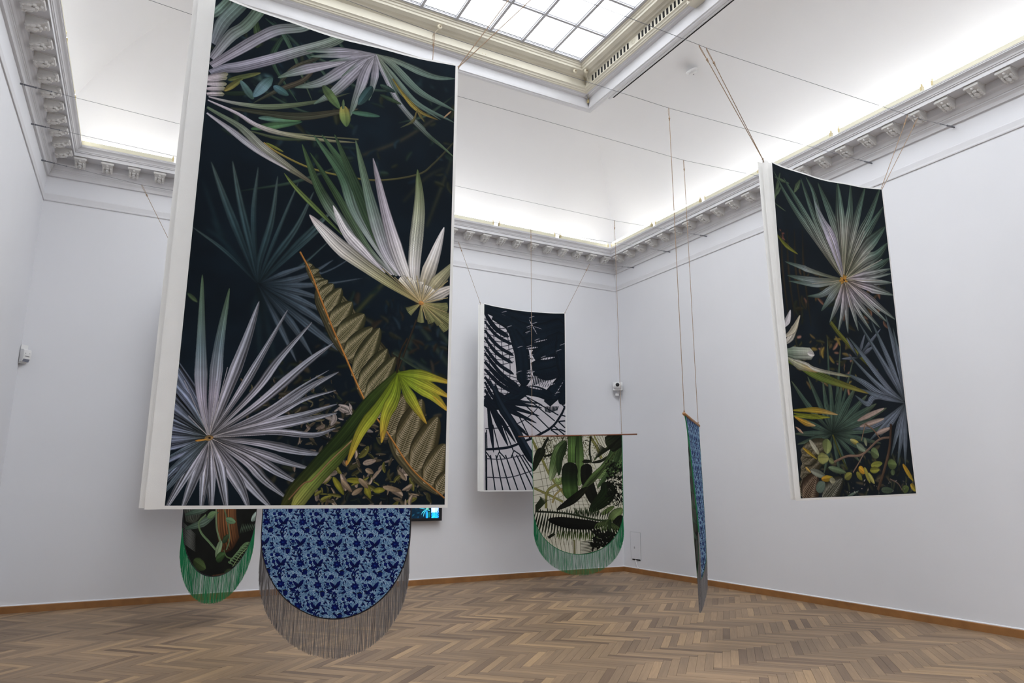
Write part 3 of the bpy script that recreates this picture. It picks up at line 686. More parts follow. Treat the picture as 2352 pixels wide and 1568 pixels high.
["p",[129,72,10,398],44.0,[3951674,5596492],3,0.25,0.1],
["p",[417,83,311,246],61.0,[3951674,5596492],3,0.25,0.1],
["p",[129,223,-3,376],43.9,[3951674,5596492],3,0.25,0.1],
["p",[38,143,254,158],36.5,[3951674,5596492],3,0.25,0.1],
["p",[-9,426,165,483],17.8,[3951674,5596492],3,0.25,0.1],
["p",[928,1118,609,754,319,459,29,83],90.7,[6052932,8158582,5004886,3557436],4,0.5,0.18],
["p",[928,1118,678,768,410,415,175,112],107.0,[6052932,8158582,5004886,3557436],4,0.5,0.18],
["p",[928,1118,747,781,553,386,429,54],102.6,[6052932,8158582,5004886,3557436],4,0.5,0.18],
["p",[928,1118,824,742,684,462,615,181,512,22],100.5,[6052932,8158582,5004886,3557436],4,0.5,0.18],
["p",[928,1118,924,674,828,331,704,44],128.3,[6052932,8158582,5004886,3557436],4,0.5,0.18],
["p",[928,1118,974,588,994,258,1006,-10],140.8,[6052932,8158582,5004886,3557436],4,0.5,0.18],
["p",[928,1118,1069,570,1159,290,1215,-16],126.4,[6052932,8158582,5004886,3557436],4,0.5,0.18],
["p",[928,1118,1136,623,1302,288,1469,-17],118.1,[6052932,8158582,5004886,3557436],4,0.5,0.18],
["p",[928,1118,1203,676,1468,350,1735,-47],113.0,[6052932,8158582,5004886,3557436],4,0.5,0.18],
["p",[928,1118,1232,736,1468,471,1733,203],112.4,[6052932,8158582,5004886,3557436],4,0.5,0.18],
["p",[928,1118,1284,767,1528,580,1723,437],153.5,[6052932,8158582,5004886,3557436],4,0.5,0.18],
["p",[928,1118,1304,880,1534,778,1741,623],142.1,[6052932,8158582,5004886,3557436],4,0.5,0.18],
["p",[928,1118,1306,983,1554,893,1751,796],111.3,[6052932,8158582,5004886,3557436],4,0.5,0.18],
["p",[928,1118,850,687,717,482,606,247],110.2,[9078416,12103872,7175288],4,0.3,0.1],
["p",[928,1118,780,674,614,323],78.6,[9078416,12103872,7175288],4,0.3,0.1],
["p",[928,1118,463,1075,297,1052,86,1026],67.5,[6974032,8160388,4149832],4,0.3,0.1],
["p",[928,1118,450,1173,102,1166],80.1,[6974032,8160388,4149832],4,0.3,0.1],
["p",[928,1118,530,1210,112,1223],59.7,[6974032,8160388,4149832],4,0.3,0.1],
["p",[928,1118,756,1215,568,1314,359,1352],71.6,[6974032,8160388,4149832],4,0.3,0.1],
["p",[928,1118,785,1260,664,1373,545,1485],84.2,[6974032,8160388,4149832],4,0.3,0.1],
["p",[928,1118,1278,1039,1749,916],97.8,[7892060,9998230,8356480,6056546],3,0.5,0.2],
["p",[928,1118,1274,1065,1760,967],65.1,[7892060,9998230,8356480,6056546],3,0.5,0.2],
["p",[928,1118,1268,1104,1741,1075],97.4,[7892060,9998230,8356480,6056546],3,0.5,0.2],
["p",[928,1118,1279,1153,1466,1179,1736,1213],109.0,[7892060,9998230,8356480,6056546],3,0.5,0.2],
["p",[928,1118,1244,1247,1472,1370,1718,1481],98.3,[7892060,9998230,8356480,6056546],3,0.5,0.2],
["p",[928,1118,1181,1293,1571,1529],95.7,[7892060,9998230,8356480,6056546],3,0.5,0.2],
["p",[928,1118,1101,1329,1434,1595],94.7,[7892060,9998230,8356480,6056546],3,0.5,0.2],
["p",[928,1118,1039,1374,1291,1654],93.9,[7892060,9998230,8356480,6056546],3,0.5,0.2],
["p",[928,1118,1001,1379,1068,1653],87.3,[7892060,9998230,8356480,6056546],3,0.5,0.2],
["p",[928,1118,899,1696],76.0,[7892060,9998230,8356480,6056546],3,0.5,0.2],
["p",[928,1118,869,1420,759,1687],70.6,[7892060,9998230,8356480,6056546],3,0.5,0.2],
["p",[928,1118,805,1367,650,1597],76.4,[7892060,9998230,8356480,6056546],3,0.5,0.2],
["l",[928,1118,779,546],6.3,[13155488,11052188],3,0.25,0.1],
["l",[928,1118,974,458],6.5,[13155488,11052188],3,0.25,0.1],
["l",[928,1118,1079,503],6.5,[13155488,11052188],3,0.25,0.1],
["l",[928,1118,678,768],6.2,[13155488,11052188],3,0.25,0.1],
["l",[928,1118,1423,744],6.7,[13155488,11052188],3,0.25,0.1],
["l",[928,1118,1606,819],6.8,[13155488,11052188],3,0.25,0.1],
["l",[928,1118,1363,517],6.7,[13155488,11052188],3,0.25,0.1],
["l",[928,1118,1564,1061],6.7,[13155488,11052188],3,0.25,0.1],
["l",[928,1118,1320,1363],6.5,[13155488,11052188],3,0.25,0.1],
["l",[928,1118,1025,1462],6.2,[13155488,11052188],3,0.25,0.1],
["l",[928,1118,706,1197],6.1,[13155488,11052188],3,0.25,0.1],
["l",[928,1118,445,1210],5.9,[13155488,11052188],3,0.25,0.1],
["e",[928,1118,871,1099],37.4,[12616752,11043912],3,0.25,0.1],
["e",[928,1118,976,1065],37.8,[12616752,11043912],3,0.25,0.1],
["e",[928,1118,879,1166],37.3,[12616752,11043912],3,0.25,0.1],
["e",[928,1118,984,1132],37.8,[12616752,11043912],3,0.25,0.1],
["e",[928,1118,938,1054],37.7,[12616752,11043912],3,0.25,0.1],
["e",[928,1118,853,1139],37.2,[12616752,11043912],3,0.25,0.1],
["e",[917,1117,942,1123],21.9,[3810324,3810324],3,0.25,0.1],
["p",[521,2708,229,2457,21,2217],68.1,[1844770,4544588,3952710,5595210],4,0.35,0.1],
["p",[521,2708,379,2426,250,2166],69.4,[1844770,4544588,3952710,5595210],4,0.35,0.1],
["p",[521,2708,475,2443,461,2184],70.1,[1844770,4544588,3952710,5595210],4,0.35,0.1],
["p",[521,2708,549,2212,589,1744],37.1,[1844770,4544588,3952710,5595210],4,0.35,0.1],
["p",[521,2708,572,2233],71.5,[1844770,4544588,3952710,5595210],4,0.35,0.1],
["p",[521,2708,644,2319,769,1821],43.1,[1844770,4544588,3952710,5595210],4,0.35,0.1],
["p",[521,2708,729,2210],87.4,[1844770,4544588,3952710,5595210],4,0.35,0.1],
["p",[521,2708,697,2430,944,1947],43.1,[1844770,4544588,3952710,5595210],4,0.35,0.1],
["p",[521,2708,936,2231],89.4,[1844770,4544588,3952710,5595210],4,0.35,0.1],
["p",[521,2708,1102,2314],90.6,[1844770,4544588,3952710,5595210],4,0.35,0.1],
["p",[521,2708,1234,2400],100.7,[1844770,4544588,3952710,5595210],4,0.35,0.1],
["p",[521,2708,1395,2439],108.5,[1844770,4544588,3952710,5595210],4,0.35,0.1],
["p",[521,2708,999,2621,1454,2531],88.4,[1844770,4544588,3952710,5595210],4,0.35,0.1],
["p",[521,2708,1437,2626],77.2,[1844770,4544588,3952710,5595210],4,0.35,0.1],
["p",[521,2708,8,2716],65.6,[1844770,4544588,3952710,5595210],4,0.35,0.1],
["p",[521,2708,27,2811],60.2,[1844770,4544588,3952710,5595210],4,0.35,0.1],
["p",[521,2708,12,2555],66.1,[1844770,4544588,3952710,5595210],4,0.35,0.1],
["p",[521,2708,97,2873],52.6,[1844770,4544588,3952710,5595210],4,0.35,0.1],
["p",[521,2708,673,3045],61.3,[1844770,4544588,3952710,5595210],4,0.35,0.1],
["p",[521,2708,888,2986],62.9,[1844770,4544588,3952710,5595210],4,0.35,0.1],
["p",[521,2708,1095,2903],64.6,[1844770,4544588,3952710,5595210],4,0.35,0.1],
["p",[521,2708,1240,2797],60.0,[1844770,4544588,3952710,5595210],4,0.35,0.1],
["p",[521,2708,565,3100],54.9,[1844770,4544588,3952710,5595210],4,0.35,0.1],
["p",[521,2708,337,3092],53.5,[1844770,4544588,3952710,5595210],4,0.35,0.1],
["l",[520,2719,593,2904,673,3045],19.5,[5921316,3949088],3,0.25,0.1],
["l",[662,1594,799,1734,1023,1904,1308,2072],51.9,[5921832,6711340,4869156],3,0.25,0.1],
["p",[1017,1940,869,1739],45.4,[2238508,5922924,7107712],2,0.25,0.1],
["p",[1017,1940,1168,1683],47.0,[2238508,5922924,7107712],2,0.25,0.1],
["p",[1017,1940,1318,1791],47.5,[2238508,5922924,7107712],2,0.25,0.1],
["p",[1017,1940,765,1963],35.5,[2238508,5922924,7107712],2,0.25,0.1],
["p",[1017,1940,1445,1604],42.0,[2238508,5922924,7107712],2,0.25,0.1],
["p",[1743,2377,1325,2299,1050,2187,796,2112],84.6,[3949640,6976128,6713468,4148302],4,0.4,0.1],
["p",[1743,2377,1453,2219,1128,1930,905,1735],77.1,[3949640,6976128,6713468,4148302],4,0.4,0.1],
["p",[1743,2377,1338,2227,845,1896],62.2,[3949640,6976128,6713468,4148302],4,0.4,0.1],
["p",[1743,2377,1483,2046,1079,1546],79.6,[3949640,6976128,6713468,4148302],4,0.4,0.1],
["p",[1743,2377,1566,2015,1305,1532],90.1,[3949640,6976128,6713468,4148302],4,0.4,0.1],
["p",[1743,2377,1668,1882,1551,1441],98.1,[3949640,6976128,6713468,4148302],4,0.4,0.1],
["p",[1743,2377,1724,2002,1663,1580],98.2,[3949640,6976128,6713468,4148302],4,0.4,0.1],
["p",[1743,2377,1758,1824],66.2,[3949640,6976128,6713468,4148302],4,0.4,0.1],
["p",[1743,2377,1246,2328,1087,2408,904,2326],75.1,[3949640,6976128,6713468,4148302],4,0.4,0.1],
["p",[1743,2377,1276,2586,1013,2643,798,2669],64.8,[3949640,6976128,6713468,4148302],4,0.4,0.1],
["p",[1743,2377,1389,2581,1044,2780],61.6,[3949640,6976128,6713468,4148302],4,0.4,0.1],
["p",[1743,2377,1465,2578,1234,2727],62.1,[3949640,6976128,6713468,4148302],4,0.4,0.1],
["p",[1743,2377,1571,2621,1385,2920],78.3,[3949640,6976128,6713468,4148302],4,0.4,0.1],
["p",[1743,2377,1618,2679,1483,2999],87.9,[3949640,6976128,6713468,4148302],4,0.4,0.1],
["p",[1743,2377,1665,2736,1611,3020],78.7,[3949640,6976128,6713468,4148302],4,0.4,0.1],
["p",[1743,2377,1321,2324,968,2252],61.8,[3949640,6976128,6713468,4148302],4,0.4,0.1],
["e",[899,2580,1357,2441],55.6,[10521216,12100760],1,0.15,0.1],
["e",[926,2636,1338,2548],55.2,[10521216,12100760],1,0.15,0.1],
["e",[1164,2707,1435,2638],55.5,[10521216,12100760],1,0.15,0.1],
["p",[-19,2021,152,2051,496,2170,1123,2300],119.5,[5003812,6253868,5596204,9075770],6,0.3,0.1],
["p",[0,1997,150,2062,396,2115],82.5,[10132612,11052684,12097116],3,0.25,0.1],
["p",[62,2003,249,2042,374,2089,741,2128,879,2141],42.3,[12104872,13157560,7105596],2,0.25,0.1],
["s",[-2,1947,165,1943,370,1935],124.7,[6978154,10134164,12105900],4,0.25,0.1],
["e",[280,1932,377,1946],62.4,[14736600,14210256],1,0.15,0.1],
["p",[-16,1865,72,1788,193,1648],82.9,[11051674,13157048,11051136],3,0.25,0.1],
["p",[-24,1704,48,1627,101,1517],69.4,[13157576,14210264],2,0.25,0.1],
["p",[-3,1792,118,1710,226,1559],69.7,[12103840,13156520],3,0.25,0.1],
["p",[-5,754,122,852,280,922],52.3,[6054436,7368748],3,0.25,0.1],
["p",[11,2496,338,2489,623,2525],60.6,[9077800,10519600,12098672],3,0.25,0.1],
["p",[12,2550,249,2549,507,2553],54.4,[8159784,9079340],3,0.25,0.1],
["p",[16,2523,409,2569],41.5,[7107620,7896104],3,0.25,0.1],
["p",[27,2560,161,2613,294,2638],59.0,[13146164,11043892,13150336],3,0.25,0.1],
["p",[23,2651,117,2712],29.2,[11570288,13150352],3,0.25,0.1],
["fern",23,3281,95,3135,97.4,16.8,[7103568,9076844,3946536]],
["fern",32,3203,244,3069,97.8,16.9,[7103568,9076844,3946536]],
["fern",42,3125,205,3004,98.2,16.9,[7103568,9076844,3946536]],
["fern",52,3047,358,2934,98.6,17.0,[7103568,9076844,3946536]],
["fern",61,2968,319,2869,99.0,17.1,[7103568,9076844,3946536]],
["fern",71,2889,475,2797,99.4,17.1,[7103568,9076844,3946536]],
["fern",307,3313,593,3132,115.3,19.1,[7105628,9210492,3355434]],
["fern",57,3312,241,3092,133.4,18.4,[8021072,9732204,3943970]],
["e",[440,2760,405,2897],149.6,[7108680,9213024],1,0.15,0.1],
["e",[189,2769,316,2921],61.9,[11052176,12631208,10132084],1,0.15,0.1],
["e",[277,2943,431,2940],122.6,[9210960,10526820],1,0.15,0.1],
["e",[430,2951,499,2982],68.5,[8160346,7107656],1,0.15,0.1],
["e",[89,2841,269,2949],40.1,[11570220,9075764],1,0.15,0.1],
["e",[102,3021,166,3072],31.5,[13149276,11572304],1,0.15,0.1],
["e",[168,3051,367,3113],80.4,[9079936,7107684],1,0.15,0.1],
["e",[411,3027,651,3078],69.3,[7109728,5597260],1,0.15,0.1],
["e",[300,3134,463,3123],67.7,[12618796,9208876],1,0.15,0.1],
["e",[222,3240,343,3166],120.0,[5925984,7109744],1,0.15,0.1],
["e",[411,3144,491,3155],67.8,[10525828,9210480],1,0.15,0.1],
["e",[627,3132,734,3088],84.0,[7106616,9077824],1,0.15,0.1],
["l",[500,2976,691,2923,918,2907,1209,2763,1418,2735],23.0,[8152148,9072736,7100490],3,0.25,0.1],
["l",[1018,2609,1135,2662,1230,2751],14.9,[8152144,8152144],3,0.25,0.1],
["l",[1018,2609,930,2772],11.6,[9072728,9072728],3,0.25,0.1],
["l",[1441,2602,1371,2839,1251,3048,1108,3252],38.6,[3943458,6047800,4996142],3,0.25,0.1],
["l",[935,2907,853,2987,753,3076],14.2,[9073764,8152148],3,0.25,0.1],
["l",[1325,3150,1447,3195,1509,3263],15.1,[7101520,7101520],3,0.25,0.1],
["e",[846,3031,933,3086],85.8,[13672496,13145136],1,0.15,0.1],
["e",[933,3030,995,3185],63.1,[11050052,9473088],1,0.15,0.1],
["e",[977,3085,1065,3190],63.6,[10263632,11577440],1,0.15,0.1],
["e",[1041,3017,1225,2992],74.2,[10263620,8160316],1,0.15,0.1],
["e",[1015,3062,1168,3055],73.5,[8158256,9079356],1,0.15,0.1],
["e",[804,3076,879,3152],70.9,[9208888,7106604],1,0.15,0.1],
["e",[758,2766,899,2807],57.8,[10132592,12099648],1,0.15,0.1],
["e",[846,2808,976,2872],87.1,[7109736,8687740],1,0.15,0.1],
["e",[987,2747,1001,2826],58.4,[7109728,9079408],1,0.15,0.1],
["e",[1065,2870,1182,2924],133.4,[6057032,7636060],1,0.15,0.1],
["e",[1314,3002,1462,3011],121.7,[5004340,7109708],1,0.15,0.1],
["e",[1378,3058,1387,3115],90.1,[5004352,6057032],1,0.15,0.1],
["e",[1509,3263,1627,3241],91.9,[5004336,6057020],1,0.15,0.1],
["e",[1567,3004,1716,3177],68.3,[13146160,10521648],1,0.15,0.1],
["e",[1662,3206,1745,3276],77.5,[12096564,9077808],1,0.15,0.1],
["e",[1162,3252,1360,3263],74.4,[5004360,3951676],1,0.15,0.1],
["p",[599,3315,811,3251],28.0,[6057056,7109744],3,0.25,0.1],
["deb",591,3143,1711,3298,30,26.6,[9076856,11577504,6972504]],
],
'M':[
["bg",[12170683,12894662,11578290],300],
["l",[-16,274,319,320,609,234],12.5,[2895676,3355711],1,0.05,0],
["l",[-15,358,320,406,609,321],12.4,[2895676,3355711],1,0.05,0],
["l",[-14,443,320,491,609,407],12.4,[2895676,3355711],1,0.05,0],
["l",[-13,527,321,576,609,494],12.4,[2895676,3355711],1,0.05,0],
["l",[-12,611,321,661,609,580],12.4,[2895676,3355711],1,0.05,0],
["l",[-12,695,321,746,609,666],12.3,[2895676,3355711],1,0.05,0],
["l",[-11,779,322,831,609,751],12.3,[2895676,3355711],1,0.05,0],
["l",[-10,862,322,915,609,837],12.3,[2895676,3355711],1,0.05,0],
["l",[-9,945,323,999,609,922],12.3,[2895676,3355711],1,0.05,0],
["l",[-8,1028,323,1083,609,1007],12.2,[2895676,3355711],1,0.05,0],
["l",[35,244,119,1146,73,1652],12.1,[2895676,3355711],1,0.05,0],
["l",[163,229,246,1136,199,1644],12.2,[2895676,3355711],1,0.05,0],
["l",[306,212,388,1124,338,1635],12.3,[2895676,3355711],1,0.05,0],
["l",[450,195,531,1112,479,1626],12.4,[2895676,3355711],1,0.05,0],
["l",[609,176,688,1099,635,1616],12.5,[2895676,3355711],1,0.05,0],
["l",[-6,1203,401,1262,767,1328],12.2,[2895676,3355711],1,0.05,0],
["l",[-6,1285,401,1332,767,1384],12.2,[2895676,3355711],1,0.05,0],
["l",[-5,1367,401,1401,767,1440],12.2,[2895676,3355711],1,0.05,0],
["l",[-4,1449,402,1470,767,1496],12.2,[2895676,3355711],1,0.05,0],
["l",[-3,1530,402,1539,767,1552],12.2,[2895676,3355711],1,0.05,0],
["l",[-2,1611,402,1608,766,1608],12.1,[2895676,3355711],1,0.05,0],
["l",[-2,1693,402,1677,766,1663],12.1,[2895676,3355711],1,0.05,0],
["l",[-1,1774,403,1745,766,1719],12.1,[2895676,3355711],1,0.05,0],
["l",[0,1854,403,1813,766,1774],12.1,[2895676,3355711],1,0.05,0],
["l",[53,2718,58,3322],20.5,[988704,1054754],1,0.05,0],
["l",[131,2716,222,3322],20.7,[988704,1054754],1,0.05,0],
["l",[236,2714,370,3322],20.9,[988704,1054754],1,0.05,0],
["l",[310,2712,520,3322],21.1,[988704,1054754],1,0.05,0],
["l",[426,2710,672,3322],21.3,[988704,1054754],1,0.05,0],
["l",[563,2707,839,3323],21.5,[988704,1054754],1,0.05,0],
["l",[647,2705,1000,3323],21.7,[988704,1054754],1,0.05,0],
["l",[712,2703,1125,3323],21.9,[988704,1054754],1,0.05,0],
["l",[763,2702,1258,3323],22.0,[988704,1054754],1,0.05,0],
["l",[32,2620,255,2604,507,2570,764,2477,1081,2353,1407,2179,1604,1959,1705,1787],42.2,[988704,1054754],1,0.05,0],
["l",[34,2779,381,2781,815,2701],14.1,[2895676,3355711],1,0.05,0],
["l",[37,3097,508,3096,1023,2967],14.1,[2895676,3355711],1,0.05,0],
["l",[29,2258,379,2226,713,2128,977,1955,1139,1795],14.7,[2895676,3355711],1,0.05,0],
["l",[45,2664,144,2786],18.6,[988704,1054754],1,0.05,0],
["l",[305,2657,243,2784],18.7,[988704,1054754],1,0.05,0],
["l",[305,2657,419,2765],18.9,[988704,1054754],1,0.05,0],
["l",[596,2628,537,2756],19.0,[988704,1054754],1,0.05,0],
["l",[596,2628,725,2703],19.3,[988704,1054754],1,0.05,0],
["l",[34,2324,44,3322],18.2,[988704,1054754],1,0.05,0],
["l",[177,2185,310,2657],18.8,[988704,1054754],1,0.05,0],
["l",[353,2133,583,2628],19.2,[988704,1054754],1,0.05,0],
["l",[54,2279,62,2620],18.6,[988704,1054754],1,0.05,0],
["l",[506,2081,816,2476],19.5,[988704,1054754],1,0.05,0],
["l",[713,2025,921,2404],19.6,[988704,1054754],1,0.05,0],
["l",[818,2066,1188,2315],20.0,[988704,1054754],1,0.05,0],
["l",[687,1682,1325,2206],20.2,[988704,1054754],1,0.05,0],
["l",[872,1671,1463,2071],20.4,[988704,1054754],1,0.05,0],
["l",[766,1608,1193,1792],20.2,[988704,1054754],1,0.05,0],
["l",[952,1689,1548,1962],20.6,[988704,1054754],1,0.05,0],
["l",[1361,1475,1690,1812],20.8,[988704,1054754],1,0.05,0],
["l",[1546,2079,1700,2061],23.3,[988704,1054754],1,0.05,0],
["l",[1546,2079,1697,2191],23.2,[988704,1054754],1,0.05,0],
["l",[1379,2227,1571,2231],23.0,[988704,1054754],1,0.05,0],
["l",[1379,2238,1542,2326],22.9,[988704,1054754],1,0.05,0],
["l",[1631,1958,1710,1977],23.3,[988704,1054754],1,0.05,0],
["l",[1571,2219,1704,2261],23.2,[988704,1054754],1,0.05,0],
["l",[1435,2155,1695,2332],23.1,[988704,1054754],1,0.05,0],
["s",[-18,61,771,59,1780,37],334.8,[989474,1121061,923424],3,0.12,0],
["s",[188,130,906,263,1778,163],439.0,[989474,1121061,923424],3,0.12,0],
["s",[503,261,959,500,1776,289],489.3,[989474,1121061,923424],3,0.12,0],
["s",[850,584,1206,474,1775,314],522.5,[989474,1121061,923424],3,0.12,0],
["s",[1038,926,1371,702,1772,489],445.8,[989474,1121061,923424],3,0.12,0],
["s",[982,1122,1366,1042,1735,914],390.1,[989474,1121061,923424],3,0.12,0],
["s",[1090,1209,1365,1187,1704,1063],233.3,[989474,1121061,923424],3,0.12,0],
["s",[583,396,769,807,820,1464],303.5,[989474,1121061,923424],3,0.12,0],
["s",[1303,1762,1471,1515,1757,1254],284.6,[989474,1121061,923424],3,0.12,0],
["s",[1196,1533,1414,1614,1695,1548],128.6,[989474,1121061,923424],3,0.12,0],
["s",[740,1540,1087,1540,1414,1638],202.4,[989474,1121061,923424],3,0.12,0],
["s",[1601,433,1650,872,1714,1257],291.8,[989474,1121061,923424],3,0.12,0],
["s",[1700,1258,1709,1547,1579,1747],183.4,[989474,1121061,923424],3,0.12,0],
["s",[-1,1791,200,1825,505,1716,767,1561,873,1461],219.4,[989474,1121061,923424],3,0.12,0],
["s",[9,152,229,409,504,548],92.1,[988704,1054754],1,0.05,0],
["s",[10,318,269,558,583,683],61.3,[988704,1054754],1,0.05,0],
["s",[12,482,283,745,609,893],67.2,[988704,1054754],1,0.05,0],
["s",[13,623,270,887,583,1037],66.9,[988704,1054754],1,0.05,0],
["s",[15,786,284,1072,609,1246],66.7,[988704,1054754],1,0.05,0],
["s",[16,901,337,1242,714,1472],69.6,[988704,1054754],1,0.05,0],
["s",[17,1063,363,1367,767,1561],90.7,[988704,1054754],1,0.05,0],
["s",[19,1201,337,1461,714,1611],75.3,[988704,1054754],1,0.05,0],
["s",[20,1338,236,1582,505,1716],65.7,[988704,1054754],1,0.05,0],
["s",[21,1429,174,1677,377,1815],59.3,[988704,1054754],1,0.05,0],
["s",[22,1565,149,1758,326,1840],59.1,[988704,1054754],1,0.05,0],
["s",[23,1678,137,1826,301,1865],88.5,[988704,1054754],1,0.05,0],
["p",[74,1787,132,2205,193,2671],94.3,[988704,1054754],1,0.05,0],
["p",[74,1787,277,2143,481,2553],104.7,[988704,1054754],1,0.05,0],
["p",[74,1787,353,2110,635,2493],95.7,[988704,1054754],1,0.05,0],
["p",[74,1787,226,1954,379,2176],85.8,[988704,1054754],1,0.05,0],
["p",[403,1791,506,2065,948,2404],87.0,[988704,1054754],1,0.05,0],
["p",[403,1791,562,1926,1069,2124],97.3,[988704,1054754],1,0.05,0],
["p",[403,1791,596,1860,1137,1993],87.9,[988704,1054754],1,0.05,0],
["p",[403,1791,622,1785,1193,1839],73.5,[988704,1054754],1,0.05,0],
["p",[403,1791,596,1745,1139,1760],73.4,[988704,1054754],1,0.05,0],
["p",[403,1791,455,2011,843,2293],72.4,[988704,1054754],1,0.05,0],
["s",[198,1484,352,1862,583,2168,816,2566,1076,2898],169.5,[989474,1121061,923424],3,0.12,0],
["s",[121,1399,377,1838,583,2122,842,2520,1076,2898],63.0,[1778992,2305080],4,0.3,0],
["l",[1036,1213,996,1433],20.2,[988704,1054754],1,0.05,0],
["l",[1074,1206,1034,1421],20.2,[988704,1054754],1,0.05,0],
["l",[1112,1200,1072,1409],20.3,[988704,1054754],1,0.05,0],
["l",[1150,1194,1110,1397],20.3,[988704,1054754],1,0.05,0],
["l",[1188,1187,1148,1385],20.4,[988704,1054754],1,0.05,0],
["l",[1227,1181,1186,1373],20.4,[988704,1054754],1,0.05,0],
["l",[1265,1175,1225,1361],20.5,[988704,1054754],1,0.05,0],
["l",[1304,1168,1263,1349],20.5,[988704,1054754],1,0.05,0],
["l",[1343,1162,1302,1337],20.6,[988704,1054754],1,0.05,0],
["l",[1382,1155,1341,1325],20.6,[988704,1054754],1,0.05,0],
["l",[1421,1149,1380,1313],20.7,[988704,1054754],1,0.05,0],
["l",[1460,1142,1419,1300],20.7,[988704,1054754],1,0.05,0],
["l",[1499,1136,1458,1288],20.8,[988704,1054754],1,0.05,0],
["l",[1539,1129,1497,1276],20.8,[988704,1054754],1,0.05,0],
["l",[1578,1123,1536,1263],20.9,[988704,1054754],1,0.05,0],
["l",[1618,1116,1576,1251],20.9,[988704,1054754],1,0.05,0],
["l",[1657,1110,1616,1238],21.0,[988704,1054754],1,0.05,0],
["l",[1697,1103,1655,1226],21.1,[988704,1054754],1,0.05,0],
["l",[1247,1812,1274,1905],20.3,[988704,1054754],1,0.05,0],
["l",[1280,1811,1300,1912],20.3,[988704,1054754],1,0.05,0],
["l",[1313,1809,1326,1919],20.3,[988704,1054754],1,0.05,0],
["l",[1346,1807,1352,1926],20.4,[988704,1054754],1,0.05,0],
["l",[1379,1805,1378,1922],20.4,[988704,1054754],1,0.05,0],
["l",[1412,1803,1405,1912],20.4,[988704,1054754],1,0.05,0],
["l",[1445,1802,1431,1902],20.5,[988704,1054754],1,0.05,0],
["l",[1478,1800,1458,1893],20.5,[988704,1054754],1,0.05,0],
["l",[1512,1798,1485,1883],20.5,[988704,1054754],1,0.05,0],
["l",[1545,1796,1512,1873],20.6,[988704,1054754],1,0.05,0],
["l",[1203,815,1257,955],13.0,[988704,1054754],1,0.05,0],
["l",[1247,811,1301,951],13.0,[988704,1054754],1,0.05,0],
["l",[1292,807,1345,947],13.0,[988704,1054754],1,0.05,0],
["l",[1336,803,1390,944],13.1,[988704,1054754],1,0.05,0],
["l",[1381,799,1435,940],13.1,[988704,1054754],1,0.05,0],
["l",[1426,794,1480,936],13.1,[988704,1054754],1,0.05,0],
["l",[1470,790,1525,932],13.2,[988704,1054754],1,0.05,0],
["l",[1516,786,1570,928],13.2,[988704,1054754],1,0.05,0],
["l",[1561,782,1615,924],13.2,[988704,1054754],1,0.05,0],
["l",[986,570,931,677],12.8,[988704,1054754],1,0.05,0],
["l",[1027,566,971,673],12.8,[988704,1054754],1,0.05,0],
["l",[1068,561,1012,669],12.9,[988704,1054754],1,0.05,0],
["l",[1109,557,1053,665],12.9,[988704,1054754],1,0.05,0],
["l",[1150,553,1094,661],12.9,[988704,1054754],1,0.05,0],
["l",[1192,549,1136,657],13.0,[988704,1054754],1,0.05,0],
["l",[1233,545,1177,653],13.0,[988704,1054754],1,0.05,0],
["l",[1275,540,1218,648],13.0,[988704,1054754],1,0.05,0],
["l",[1317,536,1260,644],13.0,[988704,1054754],1,0.05,0],
["l",[1359,532,1302,640],13.1,[988704,1054754],1,0.05,0],
["l",[1401,527,1344,636],13.1,[988704,1054754],1,0.05,0],
["l",[1443,523,1386,632],13.1,[988704,1054754],1,0.05,0],
["l",[1486,519,1428,628],13.2,[988704,1054754],1,0.05,0],
["l",[1528,514,1470,624],13.2,[988704,1054754],1,0.05,0],
["l",[1571,510,1512,619],13.2,[988704,1054754],1,0.05,0],
["e",[358,129,437,136],15.6,[12104892,11841720],1,0.05,0],
["p",[379,111,347,149],10.0,[988704,1054754],1,0.05,0],
["p",[395,113,363,150],10.0,[988704,1054754],1,0.05,0],
["p",[410,114,379,152],10.1,[988704,1054754],1,0.05,0],
["p",[426,115,395,153],10.1,[988704,1054754],1,0.05,0],
["p",[442,117,411,154],10.1,[988704,1054754],1,0.05,0],
["e",[358,90,405,75],7.6,[12104892,11841720],1,0.05,0],
["e",[389,74,437,64],7.6,[12104892,11841720],1,0.05,0],
["e",[421,59,468,53],7.6,[12104892,11841720],1,0.05,0],
["e",[464,397,503,345],12.5,[12104892,11841720],1,0.05,0],
["p",[481,377,449,407],10.0,[988704,1054754],1,0.05,0],
["p",[489,366,457,397],10.0,[988704,1054754],1,0.05,0],
["p",[497,356,465,386],10.0,[988704,1054754],1,0.05,0],
["p",[505,345,473,376],10.1,[988704,1054754],1,0.05,0],
["p",[512,335,481,365],10.1,[988704,1054754],1,0.05,0],
["e",[464,359,511,344],7.6,[12104892,11841720],1,0.05,0],
["e",[495,343,543,333],7.6,[12104892,11841720],1,0.05,0],
["e",[527,328,575,322],7.6,[12104892,11841720],1,0.05,0],
["e",[933,162,1096,437],22.6,[12104892,11841720],1,0.05,0],
["p",[963,164,930,215],10.4,[988704,1054754],1,0.05,0],
["p",[996,219,963,270],10.4,[988704,1054754],1,0.05,0],
["p",[1029,274,995,325],10.4,[988704,1054754],1,0.05,0],
["p",[1061,329,1028,380],10.4,[988704,1054754],1,0.05,0],
["p",[1094,384,1060,435],10.4,[988704,1054754],1,0.05,0],
["e",[934,123,983,107],7.8,[12104892,11841720],1,0.05,0],
["e",[967,106,1016,95],7.8,[12104892,11841720],1,0.05,0],
["e",[1000,90,1049,84],7.8,[12104892,11841720],1,0.05,0],
["e",[987,278,1208,327],13.0,[12104892,11841720],1,0.05,0],
["p",[1023,267,990,299],10.4,[988704,1054754],1,0.05,0],
